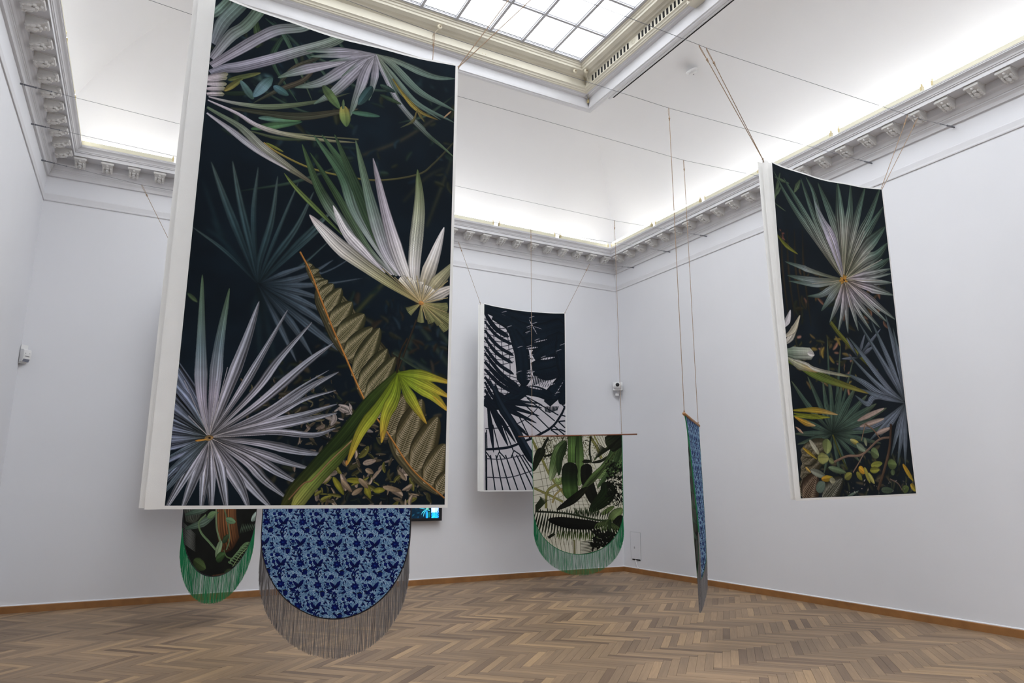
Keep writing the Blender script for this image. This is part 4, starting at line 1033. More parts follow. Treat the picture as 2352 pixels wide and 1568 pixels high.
["p",[1067,277,1034,308],10.4,[988704,1054754],1,0.05,0],
["p",[1111,287,1078,318],10.4,[988704,1054754],1,0.05,0],
["p",[1155,297,1122,328],10.4,[988704,1054754],1,0.05,0],
["p",[1200,306,1166,338],10.5,[988704,1054754],1,0.05,0],
["e",[988,239,1037,223],7.8,[12104892,11841720],1,0.05,0],
["e",[1021,223,1070,212],7.8,[12104892,11841720],1,0.05,0],
["e",[1054,207,1104,201],7.8,[12104892,11841720],1,0.05,0],
["e",[878,351,1042,284],12.9,[12104892,11841720],1,0.05,0],
["p",[908,329,875,360],10.3,[988704,1054754],1,0.05,0],
["p",[941,316,908,347],10.3,[988704,1054754],1,0.05,0],
["p",[974,302,941,333],10.3,[988704,1054754],1,0.05,0],
["p",[1007,289,973,320],10.4,[988704,1054754],1,0.05,0],
["p",[1040,275,1006,306],10.4,[988704,1054754],1,0.05,0],
["e",[878,312,927,297],7.7,[12104892,11841720],1,0.05,0],
["e",[911,296,960,286],7.8,[12104892,11841720],1,0.05,0],
["e",[944,280,993,275],7.8,[12104892,11841720],1,0.05,0],
["e",[850,463,960,354],19.2,[12104892,11841720],1,0.05,0],
["p",[875,430,842,475],10.2,[988704,1054754],1,0.05,0],
["p",[897,409,864,453],10.3,[988704,1054754],1,0.05,0],
["p",[919,387,886,431],10.3,[988704,1054754],1,0.05,0],
["p",[940,365,908,409],10.3,[988704,1054754],1,0.05,0],
["p",[962,343,929,388],10.3,[988704,1054754],1,0.05,0],
["e",[851,424,899,409],7.7,[12104892,11841720],1,0.05,0],
["e",[883,409,932,398],7.7,[12104892,11841720],1,0.05,0],
["e",[916,393,965,388],7.7,[12104892,11841720],1,0.05,0],
["e",[1040,601,1317,524],22.8,[12104892,11841720],1,0.05,0],
["p",[1081,568,1048,619],10.3,[988704,1054754],1,0.05,0],
["p",[1136,552,1103,604],10.4,[988704,1054754],1,0.05,0],
["p",[1192,537,1158,588],10.4,[988704,1054754],1,0.05,0],
["p",[1247,522,1214,573],10.4,[988704,1054754],1,0.05,0],
["p",[1303,506,1269,557],10.5,[988704,1054754],1,0.05,0],
["e",[1040,562,1090,547],7.8,[12104892,11841720],1,0.05,0],
["e",[1073,546,1123,536],7.8,[12104892,11841720],1,0.05,0],
["e",[1106,531,1156,526],7.8,[12104892,11841720],1,0.05,0],
["e",[876,737,1108,691],35.3,[12104892,11841720],1,0.05,0],
["p",[913,694,880,771],10.2,[988704,1054754],1,0.05,0],
["p",[959,685,926,762],10.2,[988704,1054754],1,0.05,0],
["p",[1005,676,972,753],10.2,[988704,1054754],1,0.05,0],
["p",[1052,666,1018,744],10.3,[988704,1054754],1,0.05,0],
["p",[1098,657,1065,735],10.3,[988704,1054754],1,0.05,0],
["e",[876,699,925,685],7.7,[12104892,11841720],1,0.05,0],
["e",[909,684,958,674],7.7,[12104892,11841720],1,0.05,0],
["e",[941,668,990,664],7.7,[12104892,11841720],1,0.05,0],
["e",[1174,926,1481,863],42.4,[12104892,11841720],1,0.05,0],
["p",[1219,875,1185,965],10.3,[988704,1054754],1,0.05,0],
["p",[1280,862,1246,953],10.4,[988704,1054754],1,0.05,0],
["p",[1341,849,1307,940],10.4,[988704,1054754],1,0.05,0],
["p",[1403,836,1368,928],10.4,[988704,1054754],1,0.05,0],
["p",[1464,823,1429,915],10.5,[988704,1054754],1,0.05,0],
["e",[1175,888,1224,873],7.8,[12104892,11841720],1,0.05,0],
["e",[1208,872,1258,863],7.8,[12104892,11841720],1,0.05,0],
["e",[1241,857,1291,853],7.8,[12104892,11841720],1,0.05,0],
["e",[1510,787,1483,716],32.7,[12104892,11841720],1,0.05,0],
["p",[1522,744,1487,816],10.5,[988704,1054754],1,0.05,0],
["p",[1516,730,1482,801],10.5,[988704,1054754],1,0.05,0],
["p",[1511,715,1476,787],10.5,[988704,1054754],1,0.05,0],
["p",[1506,701,1471,773],10.5,[988704,1054754],1,0.05,0],
["p",[1500,687,1465,759],10.5,[988704,1054754],1,0.05,0],
["e",[1511,747,1562,733],7.9,[12104892,11841720],1,0.05,0],
["e",[1545,732,1596,722],8.0,[12104892,11841720],1,0.05,0],
["e",[1579,716,1630,711],8.0,[12104892,11841720],1,0.05,0],
["e",[874,1202,1036,1165],47.4,[12104892,11841720],1,0.05,0],
["p",[904,1147,871,1249],10.1,[988704,1054754],1,0.05,0],
["p",[936,1140,903,1242],10.1,[988704,1054754],1,0.05,0],
["p",[969,1133,936,1235],10.1,[988704,1054754],1,0.05,0],
["p",[1001,1125,968,1227],10.1,[988704,1054754],1,0.05,0],
["p",[1034,1118,1000,1220],10.1,[988704,1054754],1,0.05,0],
["e",[874,1164,923,1151],7.6,[12104892,11841720],1,0.05,0],
["e",[907,1149,955,1141],7.6,[12104892,11841720],1,0.05,0],
["e",[939,1135,987,1131],7.6,[12104892,11841720],1,0.05,0],
["e",[874,1249,1049,1271],41.0,[12104892,11841720],1,0.05,0],
["p",[905,1207,872,1295],10.1,[988704,1054754],1,0.05,0],
["p",[940,1211,907,1300],10.1,[988704,1054754],1,0.05,0],
["p",[975,1216,942,1304],10.1,[988704,1054754],1,0.05,0],
["p",[1010,1220,977,1309],10.1,[988704,1054754],1,0.05,0],
["p",[1045,1225,1012,1313],10.1,[988704,1054754],1,0.05,0],
["e",[874,1211,922,1198],7.6,[12104892,11841720],1,0.05,0],
["e",[906,1197,955,1188],7.6,[12104892,11841720],1,0.05,0],
["e",[939,1182,987,1179],7.6,[12104892,11841720],1,0.05,0],
["e",[874,1320,1035,1308],37.8,[12104892,11841720],1,0.05,0],
["p",[903,1278,871,1359],10.0,[988704,1054754],1,0.05,0],
["p",[935,1275,903,1357],10.1,[988704,1054754],1,0.05,0],
["p",[968,1273,935,1355],10.1,[988704,1054754],1,0.05,0],
["p",[1000,1270,967,1352],10.1,[988704,1054754],1,0.05,0],
["p",[1032,1268,1000,1350],10.1,[988704,1054754],1,0.05,0],
["e",[874,1282,922,1269],7.6,[12104892,11841720],1,0.05,0],
["e",[906,1268,954,1259],7.6,[12104892,11841720],1,0.05,0],
["e",[938,1253,987,1250],7.6,[12104892,11841720],1,0.05,0],
["e",[900,1459,1196,1497],31.6,[12104892,11841720],1,0.05,0],
["p",[943,1429,910,1497],10.0,[988704,1054754],1,0.05,0],
["p",[1002,1436,969,1504],10.1,[988704,1054754],1,0.05,0],
["p",[1061,1444,1028,1512],10.1,[988704,1054754],1,0.05,0],
["p",[1120,1452,1087,1520],10.1,[988704,1054754],1,0.05,0],
["p",[1180,1459,1147,1528],10.2,[988704,1054754],1,0.05,0],
["e",[900,1421,948,1408],7.6,[12104892,11841720],1,0.05,0],
["e",[932,1407,980,1399],7.6,[12104892,11841720],1,0.05,0],
["e",[964,1393,1013,1390],7.6,[12104892,11841720],1,0.05,0],
["e",[1115,1420,1419,1303],41.8,[12104892,11841720],1,0.05,0],
["p",[1159,1364,1126,1453],10.2,[988704,1054754],1,0.05,0],
["p",[1220,1341,1186,1430],10.2,[988704,1054754],1,0.05,0],
["p",[1280,1318,1246,1407],10.2,[988704,1054754],1,0.05,0],
["p",[1341,1294,1307,1383],10.3,[988704,1054754],1,0.05,0],
["p",[1402,1270,1368,1360],10.3,[988704,1054754],1,0.05,0],
["e",[1116,1382,1165,1369],7.7,[12104892,11841720],1,0.05,0],
["e",[1148,1368,1198,1360],7.7,[12104892,11841720],1,0.05,0],
["e",[1181,1354,1230,1350],7.7,[12104892,11841720],1,0.05,0],
["e",[1197,1438,1473,1371],38.6,[12104892,11841720],1,0.05,0],
["p",[1238,1391,1205,1473],10.2,[988704,1054754],1,0.05,0],
["p",[1293,1377,1259,1460],10.2,[988704,1054754],1,0.05,0],
["p",[1349,1364,1314,1446],10.3,[988704,1054754],1,0.05,0],
["p",[1404,1350,1370,1433],10.3,[988704,1054754],1,0.05,0],
["p",[1460,1337,1425,1420],10.3,[988704,1054754],1,0.05,0],
["e",[1197,1400,1246,1387],7.7,[12104892,11841720],1,0.05,0],
["e",[1230,1386,1280,1378],7.7,[12104892,11841720],1,0.05,0],
["e",[1263,1372,1313,1368],7.7,[12104892,11841720],1,0.05,0],
["e",[1470,1598,1685,1296],16.3,[12104892,11841720],1,0.05,0],
["p",[1506,1551,1472,1586],10.3,[988704,1054754],1,0.05,0],
["p",[1548,1491,1514,1526],10.4,[988704,1054754],1,0.05,0],
["p",[1591,1430,1557,1466],10.4,[988704,1054754],1,0.05,0],
["p",[1635,1369,1600,1406],10.4,[988704,1054754],1,0.05,0],
["p",[1678,1308,1643,1345],10.5,[988704,1054754],1,0.05,0],
["e",[1471,1560,1521,1548],7.8,[12104892,11841720],1,0.05,0],
["e",[1504,1546,1555,1538],7.8,[12104892,11841720],1,0.05,0],
["e",[1538,1532,1588,1529],7.8,[12104892,11841720],1,0.05,0],
["e",[689,767,694,814],12.5,[12104892,11841720],1,0.05,0],
["p",[703,757,671,787],10.1,[988704,1054754],1,0.05,0],
["p",[704,767,672,797],10.1,[988704,1054754],1,0.05,0],
["p",[705,776,673,806],10.1,[988704,1054754],1,0.05,0],
["p",[706,786,674,815],10.1,[988704,1054754],1,0.05,0],
["p",[707,795,675,825],10.1,[988704,1054754],1,0.05,0],
["e",[689,729,737,715],7.6,[12104892,11841720],1,0.05,0],
["e",[721,714,769,705],7.6,[12104892,11841720],1,0.05,0],
["e",[753,699,801,694],7.6,[12104892,11841720],1,0.05,0],
["e",[902,914,1010,929],12.7,[12104892,11841720],1,0.05,0],
["p",[927,901,894,931],10.2,[988704,1054754],1,0.05,0],
["p",[948,904,916,934],10.2,[988704,1054754],1,0.05,0],
["p",[970,907,937,937],10.2,[988704,1054754],1,0.05,0],
["p",[992,910,959,939],10.2,[988704,1054754],1,0.05,0],
["p",[1013,913,981,942],10.2,[988704,1054754],1,0.05,0],
["e",[903,876,951,862],7.7,[12104892,11841720],1,0.05,0],
["e",[935,861,984,852],7.7,[12104892,11841720],1,0.05,0],
["e",[968,846,1016,842],7.7,[12104892,11841720],1,0.05,0],
["e",[662,1242,709,1191],12.4,[12104892,11841720],1,0.05,0],
["p",[680,1223,648,1251],9.9,[988704,1054754],1,0.05,0],
["p",[689,1213,657,1241],9.9,[988704,1054754],1,0.05,0],
["p",[699,1202,667,1231],10.0,[988704,1054754],1,0.05,0],
["p",[708,1192,676,1221],10.0,[988704,1054754],1,0.05,0],
["p",[718,1182,686,1211],10.0,[988704,1054754],1,0.05,0],
["e",[662,1204,709,1191],7.5,[12104892,11841720],1,0.05,0],
["e",[693,1190,741,1182],7.5,[12104892,11841720],1,0.05,0],
["e",[725,1176,773,1172],7.5,[12104892,11841720],1,0.05,0],
["e",[1597,668,1631,652],13.2,[12104892,11841720],1,0.05,0],
["p",[1615,651,1580,682],10.6,[988704,1054754],1,0.05,0],
["p",[1622,648,1587,679],10.6,[988704,1054754],1,0.05,0],
["p",[1628,645,1594,676],10.6,[988704,1054754],1,0.05,0],
["p",[1635,642,1601,673],10.6,[988704,1054754],1,0.05,0],
["p",[1642,639,1608,670],10.6,[988704,1054754],1,0.05,0],
["e",[1597,628,1649,613],8.0,[12104892,11841720],1,0.05,0],
["e",[1632,613,1683,603],8.0,[12104892,11841720],1,0.05,0],
["e",[1666,597,1718,592],8.0,[12104892,11841720],1,0.05,0],
],
'C':[
["bg",[12171176,12631728,11118486],300],
["l",[-17,-16,102,422,249,1206],4.7,[6052170,6709839],1,0.1,0],
["l",[43,-15,171,423,323,1205],4.7,[6052170,6709839],1,0.1,0],
["l",[102,-13,240,423,397,1205],4.7,[6052170,6709839],1,0.1,0],
["l",[161,-12,309,424,471,1204],4.7,[6052170,6709839],1,0.1,0],
["l",[220,-11,377,424,544,1203],4.7,[6052170,6709839],1,0.1,0],
["l",[279,-10,445,425,618,1203],4.7,[6052170,6709839],1,0.1,0],
["l",[338,-9,513,426,691,1202],4.7,[6052170,6709839],1,0.1,0],
["l",[396,-8,581,426,763,1201],4.7,[6052170,6709839],1,0.1,0],
["l",[455,-7,648,427,836,1201],4.7,[6052170,6709839],1,0.1,0],
["l",[513,-5,715,427,908,1200],4.6,[6052170,6709839],1,0.1,0],
["l",[571,-4,782,428,980,1199],4.6,[6052170,6709839],1,0.1,0],
["l",[629,-3,849,429,1052,1198],4.6,[6052170,6709839],1,0.1,0],
["l",[686,-2,916,429,1123,1198],4.6,[6052170,6709839],1,0.1,0],
["l",[744,-1,982,430,1195,1197],4.6,[6052170,6709839],1,0.1,0],
["l",[17,120,416,43,893,-31],4.7,[6052170,6709839],1,0.1,0],
["l",[17,237,415,160,891,68],4.7,[6052170,6709839],1,0.1,0],
["l",[16,355,413,276,889,167],4.7,[6052170,6709839],1,0.1,0],
["l",[15,471,411,392,886,265],4.7,[6052170,6709839],1,0.1,0],
["l",[14,587,410,507,884,364],4.7,[6052170,6709839],1,0.1,0],
["l",[14,703,408,622,882,462],4.7,[6052170,6709839],1,0.1,0],
["l",[13,818,407,736,880,559],4.7,[6052170,6709839],1,0.1,0],
["l",[12,932,405,850,878,656],4.6,[6052170,6709839],1,0.1,0],
["l",[12,1046,404,963,875,753],4.6,[6052170,6709839],1,0.1,0],
["l",[78,1369,242,1841],4.5,[6052170,6709839],1,0.1,0],
["l",[152,1368,299,1840],4.5,[6052170,6709839],1,0.1,0],
["l",[227,1367,355,1838],4.5,[6052170,6709839],1,0.1,0],
["l",[301,1366,412,1837],4.5,[6052170,6709839],1,0.1,0],
["l",[375,1365,468,1836],4.5,[6052170,6709839],1,0.1,0],
["l",[448,1364,524,1834],4.5,[6052170,6709839],1,0.1,0],
["l",[522,1363,580,1833],4.5,[6052170,6709839],1,0.1,0],
["l",[595,1362,636,1832],4.5,[6052170,6709839],1,0.1,0],
["l",[668,1361,692,1830],4.5,[6052170,6709839],1,0.1,0],
["l",[740,1360,747,1829],4.5,[6052170,6709839],1,0.1,0],
["l",[644,655,964,1199],4.5,[6052170,6709839],1,0.1,0],
["l",[711,656,1013,1199],4.5,[6052170,6709839],1,0.1,0],
["l",[778,656,1062,1198],4.5,[6052170,6709839],1,0.1,0],
["l",[844,656,1110,1198],4.5,[6052170,6709839],1,0.1,0],
["l",[911,656,1159,1197],4.5,[6052170,6709839],1,0.1,0],
["l",[977,657,1208,1197],4.5,[6052170,6709839],1,0.1,0],
["l",[1043,657,1256,1197],4.5,[6052170,6709839],1,0.1,0],
["l",[1109,657,1304,1196],4.4,[6052170,6709839],1,0.1,0],
["l",[1174,657,1352,1196],4.4,[6052170,6709839],1,0.1,0],
["l",[1239,658,1401,1195],4.4,[6052170,6709839],1,0.1,0],
["l",[1304,658,1449,1195],4.4,[6052170,6709839],1,0.1,0],
["l",[1369,658,1496,1194],4.4,[6052170,6709839],1,0.1,0],
["l",[642,785,1288,658],3.4,[6052170,6709839],1,0.1,0],
["l",[641,834,1286,722],3.4,[6052170,6709839],1,0.1,0],
["l",[640,882,1284,785],3.4,[6052170,6709839],1,0.1,0],
["l",[639,930,1282,849],3.4,[6052170,6709839],1,0.1,0],
["l",[638,979,1281,913],3.4,[6052170,6709839],1,0.1,0],
["l",[637,1027,1279,976],3.4,[6052170,6709839],1,0.1,0],
["l",[636,1075,1277,1039],3.4,[6052170,6709839],1,0.1,0],
["l",[636,1123,1275,1102],3.3,[6052170,6709839],1,0.1,0],
["l",[893,-15,1304,658],4.5,[6052170,6709839],1,0.1,0],
["l",[936,-14,1321,658],4.5,[6052170,6709839],1,0.1,0],
["l",[980,-13,1337,658],4.5,[6052170,6709839],1,0.1,0],
["l",[1023,-12,1353,658],4.5,[6052170,6709839],1,0.1,0],
["l",[1066,-11,1369,658],4.5,[6052170,6709839],1,0.1,0],
["l",[1110,-10,1386,658],4.5,[6052170,6709839],1,0.1,0],
["l",[1153,-10,1402,658],4.5,[6052170,6709839],1,0.1,0],
["l",[1196,-9,1418,658],4.5,[6052170,6709839],1,0.1,0],
["l",[1239,-8,1434,658],4.5,[6052170,6709839],1,0.1,0],
["l",[1282,-7,1450,658],4.5,[6052170,6709839],1,0.1,0],
["l",[0,52,171,389,306,654,538,947],36.8,[7105082,8157768],1,0.1,0],
["l",[30,818,252,915,487,1027],33.2,[7105082,8157768],1,0.1,0],
["l",[216,1126,235,883,372,769,576,720],39.9,[7105082,8157768],1,0.1,0],
["l",[318,1044,371,915,507,817,641,801],26.4,[9075792,9075792],1,0.1,0],
["l",[925,19,1022,169,1100,366],42.9,[7105082,8157768],1,0.1,0],
["l",[993,4,1056,137],19.8,[7105082,8157768],1,0.1,0],
["deb",157,-3,615,360,420,26.1,[2763292,3355679,6974026,1513487,5000243]],
["deb",791,8,1081,430,160,25.3,[3355679,1842452,8157781]],
["deb",782,428,976,656,60,21.8,[2763804,8157770]],
["e",[208,207,120,289,15,554],163.2,[1053453,1514258,1975318],4,0.25,0.1],
["s",[261,23,191,156,138,273],44.2,[1053453,1514258,1975318],3,0.25,0.1],
["s",[189,323,310,291,448,210],33.8,[1053453,1514258,1975318],3,0.25,0.1],
["e",[535,78,413,309,288,703],218.5,[2898466,4873272,3952172,9082992],8,0.3,0.1],
["e",[552,95,446,326,425,622],134.3,[1844758,2766880,2372124],4,0.25,0.1],
["l",[673,-19,665,427],186.0,[3031072,4874803,3821608],8,0.4,0.1],
["s",[758,-17,757,428,742,785],132.4,[2240535,4874292,6057796],6,0.4,0.1],
["e",[509,655,407,720,374,654],99.7,[7109704,9214568],3,0.25,0.1],
["E",[615,418,593,688,621,995],247.9,[1185294,1382929,1845782,3822120,3032096],3,0.15,0.1],
["E",[882,445,861,656,983,1072],180.2,[855563,1184527,1053453],2,0.1,0.1],
["e",[800,412,950,405],65.8,[1053453,1514258,1975318],3,0.25,0.1],
["l",[942,19,920,233,941,429],26.5,[1053453,1514258,1975318],3,0.25,0.1],
["e",[949,430,1099,398,1216,319],49.1,[1053453,1514258,1975318],3,0.25,0.1],
["e",[1439,-4,1295,433,993,657],324.6,[1844246,3952688,5269052,6715724],9,0.4,0.1],
["s",[1439,12,1214,400,944,656,705,978],75.1,[2371611,4478511,2898464],5,0.4,0.1],
["s",[1437,78,1311,433,1022,817],64.9,[2371611,3952688],4,0.25,0.1],
["s",[1439,12,1085,284,983,397],26.3,[2765852,3951148],3,0.25,0.1],
["s",[1457,-36,1322,92,1188,171],262.0,[1053453,1514258,1975318],6,0.25,0.1],
["p",[1389,44,1219,221,1039,136],19.6,[1053453,1514258,1975318],1,0.1,0],
["p",[1389,44,1209,227,1036,158],19.7,[1053453,1514258,1975318],1,0.1,0],
["p",[1389,44,1199,234,1032,179],19.7,[1053453,1514258,1975318],1,0.1,0],
["p",[1389,44,1189,240,1028,200],19.7,[1053453,1514258,1975318],1,0.1,0],
["p",[1389,44,1179,246,1024,221],19.7,[1053453,1514258,1975318],1,0.1,0],
["p",[1389,44,1169,253,1020,243],19.7,[1053453,1514258,1975318],1,0.1,0],
["p",[1389,44,1159,259,1016,264],19.7,[1053453,1514258,1975318],1,0.1,0],
["p",[1389,44,1149,266,1012,285],19.7,[1053453,1514258,1975318],1,0.1,0],
["p",[1389,44,1139,272,1009,306],19.7,[1053453,1514258,1975318],1,0.1,0],
["p",[1389,44,1129,278,1005,327],19.7,[1053453,1514258,1975318],1,0.1,0],
["p",[1389,44,1118,285,1001,349],19.7,[1053453,1514258,1975318],1,0.1,0],
["p",[1389,44,1108,291,997,370],19.7,[1053453,1514258,1975318],1,0.1,0],
["e",[874,801,638,995,384,1149],130.9,[1711378,1316367,1052940],3,0.25,0.1],
["s",[875,785,1044,625,1350,239],42.4,[2897184,3951146],3,0.25,0.1],
["e",[1156,721,1167,913,899,1168],289.5,[1054478,1449999,1317904],6,0.3,0.1],
["deb",1180,431,1404,1069,260,49.3,[855563,1185039,723977]],
["deb",1266,286,1417,658,60,26.2,[1316623,2896928]],
["deb",1181,399,1405,1038,40,13.1,[12105640,11053200]],
["e",[1077,1214,1275,1086],79.7,[6057020,4477996],1,0.15,0.1],
["e",[1188,1307,1395,1117],174.5,[3951144,6715466,5597244],1,0.15,0.1],
["e",[1392,1227,1316,1352,1233,1431],173.8,[1053453,1514258,1975318],3,0.25,0.1],
["p",[53,1176,1,1345,-51,1499],28.2,[1053453,1514258,1975318],1,0.1,0],
["p",[94,1179,46,1350,-3,1523],28.1,[1053453,1514258,1975318],1,0.1,0],
["p",[135,1183,90,1354,45,1548],28.1,[1053453,1514258,1975318],1,0.1,0],
["p",[176,1187,135,1358,94,1506],28.0,[1053453,1514258,1975318],1,0.1,0],
["p",[217,1191,179,1362,142,1530],28.0,[1053453,1514258,1975318],1,0.1,0],
["p",[257,1195,223,1367,189,1555],27.9,[1053453,1514258,1975318],1,0.1,0],
["p",[298,1199,267,1371,238,1513],27.9,[1053453,1514258,1975318],1,0.1,0],
["p",[338,1202,311,1375,285,1538],27.8,[1053453,1514258,1975318],1,0.1,0],
["p",[379,1206,355,1379,332,1562],27.8,[1053453,1514258,1975318],1,0.1,0],
["p",[419,1210,399,1383,380,1520],27.7,[1053453,1514258,1975318],1,0.1,0],
["p",[459,1214,443,1388,427,1545],27.7,[1053453,1514258,1975318],1,0.1,0],
["p",[499,1217,487,1392,474,1569],27.6,[1053453,1514258,1975318],1,0.1,0],
["p",[539,1221,530,1396,522,1527],27.6,[1053453,1514258,1975318],1,0.1,0],
["p",[579,1225,574,1400,569,1552],27.6,[1053453,1514258,1975318],1,0.1,0],
["p",[619,1229,617,1404,615,1576],27.5,[1053453,1514258,1975318],1,0.1,0],
["p",[659,1232,660,1408,663,1534],27.5,[1053453,1514258,1975318],1,0.1,0],
["p",[698,1236,703,1412,709,1558],27.4,[1053453,1514258,1975318],1,0.1,0],
["p",[738,1240,746,1416,755,1583],27.4,[1053453,1514258,1975318],1,0.1,0],
["p",[777,1244,789,1421,803,1541],27.3,[1053453,1514258,1975318],1,0.1,0],
["p",[817,1247,832,1425,848,1565],27.3,[1053453,1514258,1975318],1,0.1,0],
["p",[856,1251,875,1429,894,1589],27.2,[1053453,1514258,1975318],1,0.1,0],
["p",[895,1255,918,1433,941,1548],27.2,[1053453,1514258,1975318],1,0.1,0],
["p",[935,1258,960,1437,987,1572],27.1,[1053453,1514258,1975318],1,0.1,0],
["p",[974,1262,1003,1441,1032,1596],27.1,[1053453,1514258,1975318],1,0.1,0],
["p",[1013,1266,1045,1445,1079,1555],27.1,[1053453,1514258,1975318],1,0.1,0],
["p",[1052,1269,1087,1449,1124,1579],27.0,[1053453,1514258,1975318],1,0.1,0],
["p",[1091,1273,1130,1453,1169,1603],27.0,[1053453,1514258,1975318],1,0.1,0],
["p",[1129,1277,1172,1457,1216,1562],26.9,[1053453,1514258,1975318],1,0.1,0],
["p",[1168,1280,1214,1461,1261,1586],26.9,[1053453,1514258,1975318],1,0.1,0],
["p",[1207,1284,1256,1465,1305,1610],26.8,[1053453,1514258,1975318],1,0.1,0],
["p",[1245,1287,1298,1469,1352,1569],26.8,[1053453,1514258,1975318],1,0.1,0],
["p",[1284,1291,1339,1473,1396,1592],26.7,[1053453,1514258,1975318],1,0.1,0],
["p",[1322,1295,1381,1477,1441,1616],26.7,[1053453,1514258,1975318],1,0.1,0],
["p",[1360,1298,1422,1481,1487,1575],26.7,[1053453,1514258,1975318],1,0.1,0],
["p",[96,1183,83,1119],16.6,[1053453,1514258,1975318],1,0.1,0],
["p",[134,1187,122,1134],16.6,[1053453,1514258,1975318],1,0.1,0],
["p",[171,1190,161,1149],16.6,[1053453,1514258,1975318],1,0.1,0],
["p",[208,1194,200,1164],16.5,[1053453,1514258,1975318],1,0.1,0],
["p",[245,1197,239,1121],16.5,[1053453,1514258,1975318],1,0.1,0],
["p",[283,1201,278,1136],16.5,[1053453,1514258,1975318],1,0.1,0],
["p",[320,1204,317,1151],16.5,[1053453,1514258,1975318],1,0.1,0],
["p",[357,1208,355,1166],16.4,[1053453,1514258,1975318],1,0.1,0],
["p",[394,1211,395,1123],16.4,[1053453,1514258,1975318],1,0.1,0],
["p",[430,1215,433,1138],16.4,[1053453,1514258,1975318],1,0.1,0],
["p",[467,1218,472,1153],16.4,[1053453,1514258,1975318],1,0.1,0],
["p",[504,1222,510,1168],16.4,[1053453,1514258,1975318],1,0.1,0],
["p",[541,1225,549,1125],16.4,[1053453,1514258,1975318],1,0.1,0],
["p",[577,1229,587,1140],16.3,[1053453,1514258,1975318],1,0.1,0],
["p",[614,1232,625,1155],16.3,[1053453,1514258,1975318],1,0.1,0],
["p",[650,1236,663,1170],16.3,[1053453,1514258,1975318],1,0.1,0],
["p",[687,1239,702,1127],16.3,[1053453,1514258,1975318],1,0.1,0],
["p",[723,1243,740,1142],16.2,[1053453,1514258,1975318],1,0.1,0],
["p",[759,1246,777,1157],16.2,[1053453,1514258,1975318],1,0.1,0],
["p",[795,1249,815,1171],16.2,[1053453,1514258,1975318],1,0.1,0],
["p",[831,1253,854,1129],16.2,[1053453,1514258,1975318],1,0.1,0],
["p",[867,1256,891,1144],16.1,[1053453,1514258,1975318],1,0.1,0],
["p",[903,1260,929,1158],16.1,[1053453,1514258,1975318],1,0.1,0],
["p",[939,1263,966,1173],16.1,[1053453,1514258,1975318],1,0.1,0],
["p",[975,1266,1005,1131],16.1,[1053453,1514258,1975318],1,0.1,0],
["p",[1011,1270,1042,1146],16.1,[1053453,1514258,1975318],1,0.1,0],
["p",[1047,1273,1079,1160],16.0,[1053453,1514258,1975318],1,0.1,0],
["p",[1082,1277,1116,1175],16.0,[1053453,1514258,1975318],1,0.1,0],
["p",[1118,1280,1154,1133],16.0,[1053453,1514258,1975318],1,0.1,0],
["p",[1153,1283,1191,1148],16.0,[1053453,1514258,1975318],1,0.1,0],
["p",[700,1249,653,1107],19.6,[1844246,2898464],1,0.1,0],
["p",[723,1249,682,1126],19.5,[1844246,2898464],1,0.1,0],
["p",[746,1249,712,1144],19.5,[1844246,2898464],1,0.1,0],
["p",[769,1249,742,1106],19.5,[1844246,2898464],1,0.1,0],
["p",[792,1248,771,1125],19.5,[1844246,2898464],1,0.1,0],
["p",[815,1248,801,1144],19.4,[1844246,2898464],1,0.1,0],
["p",[838,1248,831,1105],19.4,[1844246,2898464],1,0.1,0],
["p",[861,1248,861,1124],19.4,[1844246,2898464],1,0.1,0],
["p",[884,1247,890,1143],19.4,[1844246,2898464],1,0.1,0],
["p",[907,1247,920,1105],19.4,[1844246,2898464],1,0.1,0],
["p",[930,1247,949,1123],19.3,[1844246,2898464],1,0.1,0],
["p",[953,1247,978,1142],19.3,[1844246,2898464],1,0.1,0],
["p",[976,1247,1009,1104],19.3,[1844246,2898464],1,0.1,0],
["p",[999,1246,1037,1123],19.3,[1844246,2898464],1,0.1,0],
["l",[45,1176,534,1203,994,1294,1188,1299],25.6,[1316623,2898466],1,0.1,0],
["e",[248,1302,697,1360,1106,1371],193.9,[723977,855819],1,0.25,0.1],
["p",[414,1459,379,1571],21.1,[2766360,5005100],1,0.1,0],
["p",[444,1460,410,1591],21.1,[2766360,5005100],1,0.1,0],
["p",[474,1462,441,1611],21.0,[2766360,5005100],1,0.1,0],
["p",[504,1463,474,1574],21.0,[2766360,5005100],1,0.1,0],
["p",[533,1464,505,1594],21.0,[2766360,5005100],1,0.1,0],
["p",[563,1465,536,1613],21.0,[2766360,5005100],1,0.1,0],
["p",[593,1466,568,1577],21.0,[2766360,5005100],1,0.1,0],
["p",[623,1467,599,1597],20.9,[2766360,5005100],1,0.1,0],
["p",[653,1468,630,1616],20.9,[2766360,5005100],1,0.1,0],
["p",[682,1469,662,1580],20.9,[2766360,5005100],1,0.1,0],
["p",[712,1470,693,1599],20.9,[2766360,5005100],1,0.1,0],
["p",[741,1472,724,1619],20.8,[2766360,5005100],1,0.1,0],
["p",[771,1473,756,1583],20.8,[2766360,5005100],1,0.1,0],
["p",[800,1474,786,1602],20.8,[2766360,5005100],1,0.1,0],
["p",[830,1475,817,1622],20.8,[2766360,5005100],1,0.1,0],
["p",[859,1476,849,1586],20.8,[2766360,5005100],1,0.1,0],
["p",[889,1477,879,1605],20.7,[2766360,5005100],1,0.1,0],
["p",[918,1478,910,1625],20.7,[2766360,5005100],1,0.1,0],
["p",[947,1479,941,1589],20.7,[2766360,5005100],1,0.1,0],
["p",[976,1480,972,1608],20.6,[2766360,5005100],1,0.1,0],
["p",[1006,1481,1002,1628],20.6,[2766360,5005100],1,0.1,0],
["p",[1035,1483,1034,1592],20.6,[2766360,5005100],1,0.1,0],
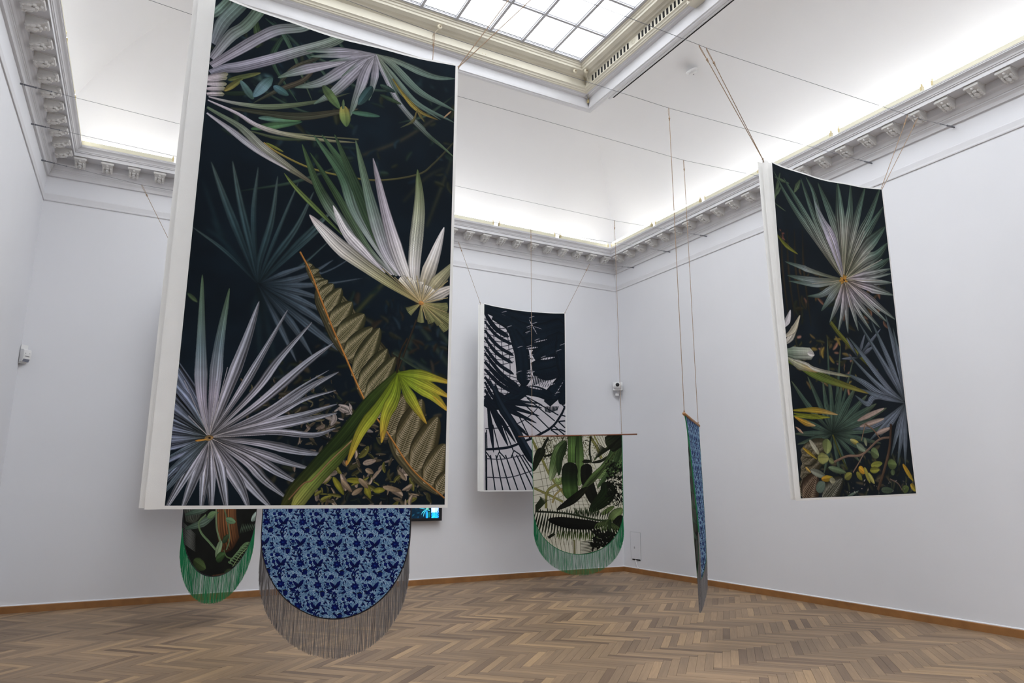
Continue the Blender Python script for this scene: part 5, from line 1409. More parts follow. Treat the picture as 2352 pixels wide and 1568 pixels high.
["p",[1172,1299,1009,1356,958,1451],22.4,[2765852,5596732],1,0.1,0],
["p",[1172,1299,1038,1361,993,1482],22.3,[2765852,5596732],1,0.1,0],
["p",[1172,1299,1067,1365,1029,1450],22.3,[2765852,5596732],1,0.1,0],
["p",[1172,1299,1096,1369,1064,1480],22.3,[2765852,5596732],1,0.1,0],
["p",[1172,1299,1125,1373,1100,1449],22.3,[2765852,5596732],1,0.1,0],
["p",[1172,1299,1154,1378,1135,1479],22.2,[2765852,5596732],1,0.1,0],
["p",[1172,1299,1183,1382,1171,1448],22.2,[2765852,5596732],1,0.1,0],
["p",[1172,1299,1212,1386,1206,1478],22.2,[2765852,5596732],1,0.1,0],
["p",[1172,1299,1241,1391,1242,1447],22.2,[2765852,5596732],1,0.1,0],
["p",[1172,1299,1269,1395,1276,1477],22.1,[2765852,5596732],1,0.1,0],
["p",[1172,1299,1298,1399,1313,1445],22.1,[2765852,5596732],1,0.1,0],
["p",[1172,1299,1327,1403,1347,1476],22.1,[2765852,5596732],1,0.1,0],
["p",[45,1192,131,1110,251,996],19.9,[1843734,2897442],1,0.1,0],
["p",[45,1179,131,1094,234,990],19.9,[1843734,2897442],1,0.1,0],
["p",[45,1166,131,1078,217,983],19.9,[1843734,2897442],1,0.1,0],
["p",[45,1153,131,1062,200,977],20.0,[1843734,2897442],1,0.1,0],
["p",[45,1140,131,1046,183,971],20.0,[1843734,2897442],1,0.1,0],
["p",[45,1127,131,1029,166,964],20.0,[1843734,2897442],1,0.1,0],
["p",[45,1114,132,1013,149,958],20.0,[1843734,2897442],1,0.1,0],
["p",[45,1101,132,997,132,951],20.0,[1843734,2897442],1,0.1,0],
["p",[46,1088,132,981,115,945],20.0,[1843734,2897442],1,0.1,0],
["l",[1197,1291,1187,1633],53.5,[2371611,2898464],3,0.25,0.1],
["l",[1104,1449,1138,1354,1173,1291],31.8,[3951146,3951146],3,0.25,0.1],
["deb",956,1482,1272,1708,120,97.6,[723977,1053197]],
["p",[1051,1590,889,1608,742,1627],9.6,[1053197,1711124],1,0.1,0],
["p",[1051,1607,888,1630,741,1649],9.6,[1053197,1711124],1,0.1,0],
["p",[1051,1624,888,1652,741,1670],9.5,[1053197,1711124],1,0.1,0],
["p",[1050,1641,887,1674,740,1692],9.5,[1053197,1711124],1,0.1,0],
["p",[1050,1658,887,1695,740,1714],9.5,[1053197,1711124],1,0.1,0],
["p",[1049,1675,886,1717,739,1736],9.5,[1053197,1711124],1,0.1,0],
["p",[1049,1692,886,1739,739,1758],9.5,[1053197,1711124],1,0.1,0],
["p",[1048,1709,885,1761,738,1779],9.5,[1053197,1711124],1,0.1,0],
["p",[1048,1726,885,1782,738,1801],9.5,[1053197,1711124],1,0.1,0],
["l",[195,1471,176,1685],3.4,[6052170,6709839],1,0.1,0],
["l",[239,1475,220,1684],3.4,[6052170,6709839],1,0.1,0],
["l",[283,1479,264,1683],3.4,[6052170,6709839],1,0.1,0],
["l",[326,1483,307,1683],3.4,[6052170,6709839],1,0.1,0],
["l",[370,1487,351,1682],3.4,[6052170,6709839],1,0.1,0],
["l",[413,1491,394,1681],3.4,[6052170,6709839],1,0.1,0],
["l",[457,1486,437,1680],3.4,[6052170,6709839],1,0.1,0],
["l",[500,1480,480,1679],3.4,[6052170,6709839],1,0.1,0],
["l",[543,1475,523,1678],3.4,[6052170,6709839],1,0.1,0],
["l",[586,1469,566,1677],3.4,[6052170,6709839],1,0.1,0],
["l",[629,1464,609,1676],3.4,[6052170,6709839],1,0.1,0],
["l",[672,1459,652,1675],3.4,[6052170,6709839],1,0.1,0],
["l",[652,1597,653,1816],28.8,[7105098,7105098],1,0.1,0],
["l",[245,1573,346,1508],39.1,[1053453,1514258,1975318],1,0.1,0],
],
'N':[
["bg",[921614,1711128,723979],240],
["s",[719,-475,696,469,731,1104,816,1421,879,1559],358.2,[4862496,6044966,7096108,5584415,2759184],8,0.5,0],
["s",[-78,358,114,917,211,1200],271.1,[3948604,5001292,3356207],8,0.5,0],
["p",[15,1192,121,1265,240,1341],15.1,[4869194,5921880],1,0.3,0],
["p",[17,1211,123,1283,242,1358],15.1,[4869194,5921880],1,0.3,0],
["p",[20,1230,126,1301,244,1375],15.1,[4869194,5921880],1,0.3,0],
["p",[22,1249,128,1320,246,1392],15.1,[4869194,5921880],1,0.3,0],
["p",[25,1269,131,1338,249,1409],15.1,[4869194,5921880],1,0.3,0],
["p",[27,1288,133,1356,251,1426],15.1,[4869194,5921880],1,0.3,0],
["p",[30,1307,135,1374,253,1442],15.1,[4869194,5921880],1,0.3,0],
["p",[33,1326,138,1392,255,1459],15.1,[4869194,5921880],1,0.3,0],
["p",[35,1345,140,1410,258,1476],15.1,[4869194,5921880],1,0.3,0],
["p",[38,1365,142,1428,260,1493],15.1,[4869194,5921880],1,0.3,0],
["p",[40,1384,145,1446,262,1510],15.1,[4869194,5921880],1,0.3,0],
["p",[43,1403,147,1464,264,1526],15.1,[4869194,5921880],1,0.3,0],
["blur",3],
["p",[62,1262,354,1207,596,1100],105.4,[3360058,5596762,3820092],3,0.3,0],
["p",[42,1110,334,1049,578,952],105.5,[3360058,5596762,3820092],3,0.3,0],
["p",[22,958,313,891,559,804],105.6,[3360058,5596762,3820092],3,0.3,0],
["p",[1,805,293,732,540,655],105.7,[3360058,5596762,3820092],3,0.3,0],
["p",[-19,651,272,573,521,506],105.8,[3360058,5596762,3820092],3,0.3,0],
["p",[-40,498,251,413,502,356],105.9,[3360058,5596762,3820092],3,0.3,0],
["p",[-60,343,230,253,482,206],106.0,[3360058,5596762,3820092],3,0.3,0],
["p",[-81,188,209,92,463,55],106.1,[3360058,5596762,3820092],3,0.3,0],
["p",[-102,33,188,-69,444,-96],106.2,[3360058,5596762,3820092],3,0.3,0],
["l",[385,1122,276,1203,328,1319,490,1442,609,1537],26.1,[6058064,6717532],1,0.3,0],
["l",[541,1010,586,1275,675,1455],27.4,[7109724,7110752],1,0.3,0],
["l",[678,1043,768,1225,827,1421,787,1551],20.9,[6058064,6058064],1,0.3,0],
["l",[742,1548,796,1626,892,1664],16.9,[5005372,5005372],1,0.3,0],
["e",[410,1152,553,1099],91.3,[6060112,7112800],1,0.15,0.1],
["e",[730,1186,915,1231],89.2,[6060636,7113318],1,0.15,0.1],
["e",[683,1434,620,1625],112.9,[7637100,8427124,7110752],1,0.15,0.1],
["e",[624,1654,770,1594],131.0,[2900516,3822640],1,0.15,0.1],
["e",[708,1458,810,1376],94.9,[2767400,3360046],1,0.15,0.1],
["e",[1222,1229,1373,1108],105.2,[8162436,10529956],1,0.15,0.1],
["p",[1305,1499,1155,1497,1040,1541],26.1,[5599308,7112288],1,0.3,0],
["p",[1305,1499,1291,1592,1177,1674],24.6,[4480060,6059088],1,0.3,0],
["p",[1268,1525,1124,1517,1024,1560],25.9,[5599308,7112288],1,0.3,0],
["p",[1268,1525,1263,1608,1159,1685],24.5,[4480060,6059088],1,0.3,0],
["p",[1231,1550,1093,1538,1007,1578],25.8,[5599308,7112288],1,0.3,0],
["p",[1231,1550,1235,1624,1141,1695],24.3,[4480060,6059088],1,0.3,0],
["p",[1194,1575,1062,1558,990,1596],25.6,[5599308,7112288],1,0.3,0],
["p",[1194,1575,1207,1640,1123,1706],24.2,[4480060,6059088],1,0.3,0],
["p",[1158,1599,1031,1578,974,1614],25.5,[5599308,7112288],1,0.3,0],
["p",[1158,1599,1180,1656,1105,1716],24.1,[4480060,6059088],1,0.3,0],
["p",[1122,1624,1000,1598,957,1632],25.3,[5599308,7112288],1,0.3,0],
["p",[1122,1624,1153,1672,1087,1727],24.0,[4480060,6059088],1,0.3,0],
["p",[1087,1648,970,1618,941,1650],25.2,[5599308,7112288],1,0.3,0],
["p",[1087,1648,1125,1688,1069,1737],23.8,[4480060,6059088],1,0.3,0],
["p",[1052,1672,940,1638,925,1668],25.0,[5599308,7112288],1,0.3,0],
["p",[1052,1672,1099,1703,1052,1747],23.7,[4480060,6059088],1,0.3,0],
["p",[1017,1696,910,1658,909,1686],24.9,[5599308,7112288],1,0.3,0],
["p",[1017,1696,1072,1719,1034,1757],23.6,[4480060,6059088],1,0.3,0],
["p",[982,1720,880,1677,892,1704],24.8,[5599308,7112288],1,0.3,0],
["p",[982,1720,1045,1735,1016,1768],23.5,[4480060,6059088],1,0.3,0],
["p",[948,1743,850,1697,876,1721],24.6,[5599308,7112288],1,0.3,0],
["p",[948,1743,1019,1750,999,1778],23.4,[4480060,6059088],1,0.3,0],
["l",[1328,1485,1074,1620,926,1756],11.8,[8162400,8162400],1,0.3,0],
["p",[1020,1373,1036,1313,1053,1253],17.8,[3951164,5004364],1,0.3,0],
["p",[1053,1369,1070,1312,1087,1254],17.9,[3951164,5004364],1,0.3,0],
["p",[1086,1365,1103,1310,1121,1256],18.0,[3951164,5004364],1,0.3,0],
["p",[1119,1361,1137,1309,1156,1257],18.1,[3951164,5004364],1,0.3,0],
["p",[1153,1356,1172,1308,1191,1259],18.2,[3951164,5004364],1,0.3,0],
["p",[1187,1352,1206,1306,1226,1261],18.3,[3951164,5004364],1,0.3,0],
["p",[1221,1348,1241,1305,1261,1262],18.4,[3951164,5004364],1,0.3,0],
["p",[1256,1343,1276,1304,1297,1264],18.5,[3951164,5004364],1,0.3,0],
["p",[1290,1339,1311,1302,1332,1265],18.7,[3951164,5004364],1,0.3,0],
["p",[1325,1335,1347,1301,1369,1267],18.8,[3951164,5004364],1,0.3,0],
["e",[246,1619,465,1737],141.1,[2898464,4478000],1,0.15,0.1],
["e",[777,1828,908,1791],76.3,[2767394,3951660],1,0.15,0.1],
],
'T':[
["bg",[332832,664630,199702],120],
["deb",-714,111,768,689,200,50.3,[798792,1064016,399912]],
["blur",5],
["p",[905,529,834,515,754,497],13.5,[2919584,3842232],1,0.25,0.1],
["p",[905,529,859,550,812,583],13.5,[2919584,3842232],1,0.25,0.1],
["p",[905,529,840,567,804,617],13.5,[2919584,3842232],1,0.25,0.1],
["p",[905,529,860,584,843,652],18.0,[2919584,3842232],1,0.25,0.1],
["p",[905,529,885,490],18.1,[2919584,3842232],1,0.25,0.1],
["p",[905,529,963,551],22.7,[2919584,3842232],1,0.25,0.1],
["e",[896,533,942,499],54.5,[6068876,3964012],3,0.25,0.1],
["s",[901,550,909,684],45.1,[1862816,1867968],3,0.25,0.1],
["e",[949,568,947,672],49.7,[675912,674888],3,0.25,0.1],
["l",[1052,483,1054,587],136.8,[11061503,9222399],5,0.25,0.1],
["l",[1054,583,1052,695],122.8,[1868008,1876223],6,0.6,0.1],
["deb",992,581,1138,692,40,28.6,[1875199,814288,3979519]],
["deb",1095,500,1142,692,20,19.2,[666716,3972351]],
],
}
# ---------------------------------------------------------------- printed artwork (flat print, computed here)
def _s2c(h): return np.array([(h >> 16) & 255, (h >> 8) & 255, h & 255], np.float32) / 255
def _vnoise(h, w, cell, rng):
    gy, gx = int(h / cell) + 3, int(w / cell) + 3
    g = rng.random((gy, gx), dtype=np.float32)
    y = np.arange(h, dtype=np.float32) / cell; x = np.arange(w, dtype=np.float32) / cell
    yi = y.astype(int); xi = x.astype(int); fy = y - yi; fx = x - xi
    fy = (fy * fy * (3 - 2 * fy))[:, None]; fx = (fx * fx * (3 - 2 * fx))[None]
    a = g[yi][:, xi]; b = g[yi][:, xi + 1]; c = g[yi + 1][:, xi]; d = g[yi + 1][:, xi + 1]
    return (a * (1 - fx) + b * fx) * (1 - fy) + (c * (1 - fx) + d * fx) * fy
def _blur(I, r):
    r = int(max(1, r))
    for _ in range(2):
        for ax in (0, 1):
            P = np.concatenate([np.repeat(np.take(I, [0], ax), r + 1, ax), I, np.repeat(np.take(I, [-1], ax), r, ax)], ax)
            Cm = np.cumsum(P, ax, dtype=np.float64)
            n = I.shape[ax]
            I = ((np.take(Cm, np.arange(2 * r + 1, 2 * r + 1 + n), ax) - np.take(Cm, np.arange(0, n), ax)) / (2 * r + 1)).astype(np.float32)
    return I
def _spline(P, n):
    P = np.array(P, float).reshape(-1, 2)
    if len(P) == 2: t = np.linspace(0, 1, n)[:, None]; return P[0] * (1 - t) + P[1] * t
    Q = np.vstack([2 * P[0] - P[1], P, 2 * P[-1] - P[-2]])
    u = np.linspace(0, len(P) - 1 - 1e-6, n); k = u.astype(int); t = (u - k)[:, None]
    p0, p1, p2, p3 = Q[k], Q[k + 1], Q[k + 2], Q[k + 3]
    return .5 * (2 * p1 + (p2 - p0) * t + (2 * p0 - 5 * p1 + 4 * p2 - p3) * t * t + (3 * p1 - p0 - 3 * p2 + p3) * t ** 3)
def _prof(k, v):
    if k == 'p': return np.minimum(.22 + .78 * np.clip(v / .5, 0, 1) ** .8, 1) * np.clip((1.002 - v) / .5, 0, 1) ** .62
    if k == 's': return np.minimum(.6 + .4 * np.clip(v / .3, 0, 1), 1) * np.clip((1.002 - v) / .12, 0, 1) ** .6
    if k == 'e': return np.sqrt(np.clip(np.sin(np.pi * np.clip(v, 0, 1)), 0, 1)) * (1 - .25 * v)
    if k == 'E': return np.clip(1 - np.abs(2 * v - 1) ** 5, 0, 1) ** .5
    if k == 'w': return v * np.clip((1.002 - v) / .04, 0, 1) ** .5
    return np.ones_like(v)
def _blade(I, S, o, rng):
    kind, pts, W, cols, n, c, fold = o
    P = _spline(pts, 24); L = np.abs(np.diff(P, axis=0)).sum() + 1
    H_, W_ = I.shape[:2]
    lo = P.min(0) - W; hi = P.max(0) + W
    if hi[0] * S < 0 or hi[1] * S < 0 or lo[0] * S > W_ or lo[1] * S > H_: return
    nv = max(4, int(L * S * 1.35)); nu = max(2, int(W * S * 1.6) + 1)
    v = np.linspace(0, 1, nv).astype(np.float32); C = _spline(pts, nv)
    T = np.gradient(C, axis=0); T /= np.linalg.norm(T, axis=1)[:, None] + 1e-9
    N = np.stack([-T[:, 1], T[:, 0]], 1)
    u = np.linspace(-1, 1, nu).astype(np.float32)
    hw = _prof(kind, v) * W / 2
    edge = 1 + .05 * np.interp(v, np.linspace(0, 1, 9), rng.random(9) * 2 - 1)
    X = ((C[:, None, :] + N[:, None, :] * (u[None, :, None] * (hw * edge)[:, None, None])) * S).astype(np.int32)
    K = np.array([_s2c(q) for q in cols]); kx = np.linspace(0, 1, len(K))
    base = np.stack([np.interp(v, kx, K[:, j]) for j in range(3)], 1).astype(np.float32)
    un = np.linspace(-1, 1, 40); st = rng.random(40) * 2 - 1
    rid = np.cos(u * np.pi * n + rng.random() * 6) * .6 + np.interp(u, un, st) * .7
    sh = 1 + c * rid[None, :] * (.6 + .4 * np.interp(v, np.linspace(0, 1, 12), rng.random(12))[:, None]) + fold * np.sign(u)[None, :] * (1 if rng.random() > .5 else -1)
    sh = sh * (1 + .07 * (np.interp(v, np.linspace(0, 1, 30), rng.random(30)) - .5))[:, None]
    sh = sh * (1 - .35 * np.abs(u)[None, :] ** 6) + .03 * (rng.random(sh.shape) - .5)
    col = base[:, None, :] * sh[:, :, None]
    x = X[..., 0].ravel(); y = X[..., 1].ravel(); m = (x >= 0) & (x < W_) & (y >= 0) & (y < H_)
    I[y[m], x[m]] = col.reshape(-1, 3)[m]
def paint_print(ops, Wmm, Hmm, pxmm, seed=3, SS=2, gain=1.4, tone=1.0):
    rng = np.random.default_rng(seed); S = pxmm * SS
    w, h = int(Wmm * pxmm) * SS, int(Hmm * pxmm) * SS
    I = np.zeros((h, w, 3), np.float32)
    for o in ops:
        k = o[0]
        if k == 'bg':
            K = [_s2c(q) for q in o[1]]
            n1 = _vnoise(h, w, o[2] * S, rng)[..., None]; n2 = _vnoise(h, w, o[2] * S * .37, rng)[..., None]
            I[:] = K[0] * (1 - n1) + K[1] * n1; I[:] = I * (1 - .5 * n2) + K[2] * .5 * n2
        elif k == 'blur': I = _blur(I, o[1] * S)
        elif k == 'deb':
            x0, y0, x1, y1, cnt, sz, cols = o[1:]
            for _ in range(cnt):
                x = rng.uniform(x0, x1); y = rng.uniform(y0, y1); a = rng.uniform(0, 6.28); l = sz * rng.uniform(.4, 1.2)
                q = cols[rng.integers(len(cols))]
                _blade(I, S, ['e', [x, y, x + l * .5 * math.cos(a) + rng.uniform(-.2, .2) * l, y + l * .5 * math.sin(a), x + l * math.cos(a), y + l * math.sin(a)], l * rng.uniform(.22, .5), [q, q], 1, .25, .15], rng)
        elif k == 'fern':
            x0, y0, x1, y1, hw, sp, cols = o[1:]
            L = math.hypot(x1 - x0, y1 - y0); dx, dy = (x1 - x0) / L, (y1 - y0) / L; n = int(L / sp)
            _blade(I, S, ['e', [x0, y0, x1, y1], hw * 2.0, [cols[-1], cols[-1]], 1, .1, 0], rng)
            for i in range(n):
                t = i / n; f = hw * (1 - t) ** .75 * min(1, .45 + t * 2.4)
                px, py = x0 + dx * L * t, y0 + dy * L * t
                for s in (-1, 1):
                    nx, ny = -dy * s, dx * s
                    bx, by = px + nx * f + dx * f * .45, py + ny * f + dy * f * .45
                    _blade(I, S, ['p', [px, py, px + nx * f * .55 + dx * f * .05, py + ny * f * .55 + dy * f * .05, bx, by], sp * .8, [cols[0], cols[1], cols[2]], 1, .15, .1 * s], rng)
            _blade(I, S, ['l', [x0, y0, x1, y1], sp * .35, [cols[1], cols[0]], 1, .1, 0], rng)
        else: _blade(I, S, o, rng)
    I = I.reshape(h // SS, SS, w // SS, SS, 3).mean((1, 3))
    I = I * (1 + .05 * (rng.random(I.shape[:2], dtype=np.float32)[..., None] - .5))
    lin = np.clip(I, 0, 1) ** 2.2 * gain * tone
    return np.clip(lin, 0, .92) ** (1 / 2.2)
def paint_batik(n=512, seed=5, SS=1):
    """repeat tile of the blue wax-print cloth: pale squiggles on mid blue, navy motifs, set half-drop"""
    rng = np.random.default_rng(seed)
    I = np.zeros((n, n, 3), np.float32)
    yy, xx = np.mgrid[0:n, 0:n].astype(np.float32)
    m = 2300; cx = rng.random(m) * n; cy = rng.random(m) * n
    d1 = np.full((n, n), 1e9, np.float32); d2 = d1.copy()
    for i in range(m):
        r = 34; x0 = int(cx[i]) - r; y0 = int(cy[i]) - r
        xs = np.arange(x0, x0 + 2 * r); ys = np.arange(y0, y0 + 2 * r)
        D = np.hypot(xs[None] - cx[i], (ys[:, None] - cy[i]) * .8)
        ix = np.ix_(ys % n, xs % n); a = d1[ix]; b = d2[ix]
        d2[ix] = np.where(D < a, a, np.minimum(b, D)); d1[ix] = np.minimum(a, D)
    e = np.clip((d2 - d1) / 4.6, 0, 1)[..., None]
    patch = _vnoise(n, n, 46, rng); patch[:, -60:] = patch[:, :60][:, ::-1] ; patch = patch[..., None]
    midb = _s2c(0x1f5a98) * (1 - patch) + _s2c(0x123f76) * patch
    pale = _s2c(0xc4d6e0) * (1 - patch * .5) + _s2c(0x4f86b0) * patch * .5
    I = midb * e + pale * (1 - e)
    nv = [0x0a1552, 0x0c1c66, 0x10163c]
    def splat(o):
        for ox in (-n, 0, n):
            for oy in (-n, 0, n):
                q = list(o); q[1] = [v + (ox if j % 2 == 0 else oy) for j, v in enumerate(o[1])]
                r2 = np.random.default_rng(7)
                _blade(I, 1, q, r2)
    def flower(x, y, r):
        r *= 1.25
        for k in range(7):
            a = k * .9 + x; splat(['e', [x - r * .2 * math.cos(a), y - r * .2 * math.sin(a), x + r * math.cos(a), y + r * .8 * math.sin(a)], r * .75, [nv[1], nv[0]], 3, .35, 0])
        splat(['e', [x - r * .3, y, x + r * .3, y], r * .5, [0x1a3c90, 0x0c1c66], 1, .2, 0])
    def leaf(x, y, a, l, w):
        l *= 1.25; w *= 1.3
        splat(['e', [x, y, x + l * .5 * math.cos(a) + 4, y + l * .5 * math.sin(a), x + l * math.cos(a), y + l * math.sin(a)], w, [nv[2], nv[0], nv[1]], 3, .3, 0])
    for (ox, oy) in ((0, 0), (n / 2, n / 2)):
        for i in range(26):
            a = rng.random() * 6.28; leaf(ox + rng.random() * n * .5 + (oy > 0) * 40, oy + rng.random() * n * .5, a, 16 + 26 * rng.random(), 8 + 8 * rng.random()); leaf(ox + n / 2 + rng.random() * n * .5, oy + rng.random() * n * .5, a, 16 + 22 * rng.random(), 8 + 8 * rng.random())
        flower(ox + 90, oy + 60, 46); leaf(ox + 330, oy + 90, -2.4, 80, 34); leaf(ox + 330, oy + 90, -.9, 90, 40); leaf(ox + 320, oy + 92, 2.8, 50, 26)
        splat(['E', [ox + 205, oy + 45, ox + 250, oy + 45], 40, [nv[1], nv[1]], 2, .2, 0]); leaf(ox + 210, oy + 110, .3, 80, 28)
        splat(['E', [ox + 130, oy + 165, ox + 190, oy + 165], 60, [nv[0], nv[1]], 4, .5, 0]); splat(['e', [ox + 118, oy + 150, ox + 160, oy + 128, ox + 200, oy + 150], 12, [0x151a24, 0x2c3440], 1, .2, 0])
        leaf(ox + 290, oy + 200, -1.2, 60, 20); leaf(ox + 310, oy + 190, 1.2, 60, 36); leaf(ox + 345, oy + 200, -1.9, 60, 20)
        flower(ox + 20, oy + 215, 32); leaf(ox + 60, oy + 130, .4, 50, 20); leaf(ox + 420, oy + 150, -.4, 60, 22); leaf(ox + 420, oy + 60, .9, 60, 20); leaf(ox + 230, oy + 225, .1, 60, 18)
        splat(['E', [ox + 430, oy + 215, ox + 470, oy + 215], 34, [nv[1], nv[1]], 2, .2, 0])
    lin = np.clip(I, 0, 1) ** 2.2 * 1.2
    return np.clip(lin, 0, .9) ** (1 / 2.2)

# ---------------------------------------------------------------- large rectangular banners
def banner(label, y, px, zt, zb, marL, pm_, corners, knots, sagd=.045, back='B', backoff=.0, rippL=0, wob=0.0):
    """px = (xl_top, xr_top, xl_bot, xr_bot) of the print; zt=(left,right); zb=(left,right)"""
    org = ((px[0] + px[1]) / 2, y, zb[0])
    t = thing('palm_banner', label, 'banner', org, 'rectangular fabric banners hanging from the wires')
    def surf(s, v, dy=0., ext=0.):
        xl = px[0] + (px[2] - px[0]) * v; xr = px[1] + (px[3] - px[1]) * v
        top = zt[0] + (zt[1] - zt[0]) * s - sagd * 4 * s * (1 - s) * (1 if 0 < s < 1 else 0) * (1 - v) ** 2
        bot = zb[0] + (zb[1] - zb[0]) * s
        z = top + (bot - top) * v
        yy = y + dy + .012 * math.sin(s * 5 + v * 2.5) * (1 - .3 * v) + .006 * math.sin(s * 17 + v * 4) * (1 - v) + wob * math.sin(v * 3.1) * s * .02
        return (xl + (xr - xl) * s, yy, z)
    n, m = 48, 60
    P = [[surf(j / n, i / m) for j in range(n + 1)] for i in range(m + 1)]; UV = [[(j / n, 1 - i / m) for j in range(n + 1)] for i in range(m + 1)]
    b = MB(); b.grid(P, UV); shift(b, org); b.build('printed_cloth', pm_, t, smooth=True)
    Wp = px[1] - px[0]
    def strip(name, s0, s1, v0, v1, dy=0, nn=6, mm_=60, rp=0, side=0, parent=t, taper=0):
        Q = []
        for i in range(mm_ + 1):
            v = v0 + (v1 - v0) * i / mm_; row = []
            for j in range(nn + 1):
                s = s0 + (s1 - s0) * j / nn
                if taper: s = s1 - (s1 - s) * (1 - taper * v)
                q = surf(min(max(s, 0), 1) if 0 <= s <= 1 else (0 if s < 0 else 1), v, dy)
                xl = px[0] + (px[2] - px[0]) * v; xr = px[1] + (px[3] - px[1]) * v
                row.append((xl + (xr - xl) * s, q[1] + rp * math.sin(j * 1.6 + .5) * (1.2 - v) , q[2] - (abs(s) * .12 * sagd * 10 * (1 - v) * (1 if s < 0 else 0)) * 0))
            Q.append(row)
        k = MB(); k.grid(Q); shift(k, org); return k.build(name, M_cloth, parent, smooth=True)
    e = .012 / Wp
    strip('side_margin', -marL / Wp, 0, 0, 1.0, rp=rippL, taper=.45 if rippL else 0)
    strip('side_margin', 1, 1 + .022 / Wp, 0, 1.0, nn=2)
    strip('top_hem', -.0, 1.0, -.0045, 0, nn=n, mm_=1); strip('bottom_hem', -marL / Wp * (.5 if rippL else 1), 1 + .022 / Wp, 1.0, 1.006, nn=n, mm_=1)
    # second cloth hung behind, its edge peeping out on the left
    Q = [[(surf(s, v, .035)[0] if 0 <= s <= 1 else (px[0] + (px[2] - px[0]) * v) + ((px[1] + (px[3] - px[1]) * v) - (px[0] + (px[2] - px[0]) * v)) * s, surf(min(max(s, 0), 1), v, .035)[1], surf(min(max(s, 0), 1), v)[2] - .012 * v - (.012 if v == 0 else 0)) for s in [(-(marL + .028) * (1 - (.45 * v if rippL else 0)) / Wp) + (1 + (marL + .028) * (1 - (.45 * v if rippL else 0)) / Wp + .014 / Wp) * j / 24 for j in range(25)]] for v in [i / 40 for i in range(41)]]
    k = MB(); k.grid(Q); shift(k, org); k.build('backing_cloth', M_cloth, t, smooth=True)
    for top, bot in knots: cord((top[0], y, top[1]), (bot[0], y, bot[1]), t, org)
    return t
def printm(key, w, h, px, seed, **k): return img_mat('print_' + key.lower(), paint_print(ART[key], w, h, px, seed, **k))
MP_B = printm('B', 1693, 3270, .5, 3, gain=1.0); MP_R = printm('R', 1740, 3300, .36, 4, gain=1.0, tone=.8); MP_M = printm('M', 1710, 3320, .3, 5, gain=1.0)
MP_C = printm('C', 1427, 1820, .4, 6, gain=1.0); MP_N = printm('N', 1329, 1820, .4, 8, gain=1.0)
MP_batik = img_mat('wax_print', paint_batik())
banner('huge dark palm and fern banner, nearest the camera, with a wide white left margin', -7.128, (-8.525, -6.828, -8.525, -6.836), (4.76, 4.762), (1.503, 1.49), .10, MP_B, None,
       [((-6.2, 5.80), (-6.806, 4.755)), ((-6.0, 5.795), (-6.806, 4.755)), ((-9.35, 5.88), (-8.61, 4.755)), ((-9.2, 5.87), (-8.61, 4.755))])
banner('tall palm banner with orange-hearted fan leaf, hanging in front of the right wall', -7.128, (-3.395, -1.675, -3.372, -1.657), (4.775, 4.845), (1.508, 1.546), .125, MP_R, None,
       [((-4.274, 5.801), (-3.505, 4.77)), ((-4.178, 5.799), (-3.505, 4.77)), ((-.963, 5.957), (-1.665, 4.85)), ((-.769, 5.965), (-1.662, 4.835))], rippL=.012)
banner('black and white glasshouse silhouette banner near the back wall', -.652, (-3.425, -1.725, -3.402, -1.73), (4.845, 4.868), (1.56, 1.566), .075, MP_M, None,
       [((-3.95, 5.93), (-3.503, 4.845)), ((-1.104, 5.962), (-1.715, 4.872))])
banner('hidden banner behind the huge palm banner, hung by one visible slanting cord', -.652, (-8.33, -6.60, -8.33, -6.62), (4.85, 4.85), (1.56, 1.56), .075, MP_R, None,
       [((-9.007, 5.938), (-8.40, 4.85)), ((-5.75, 5.94), (-6.58, 4.85))])
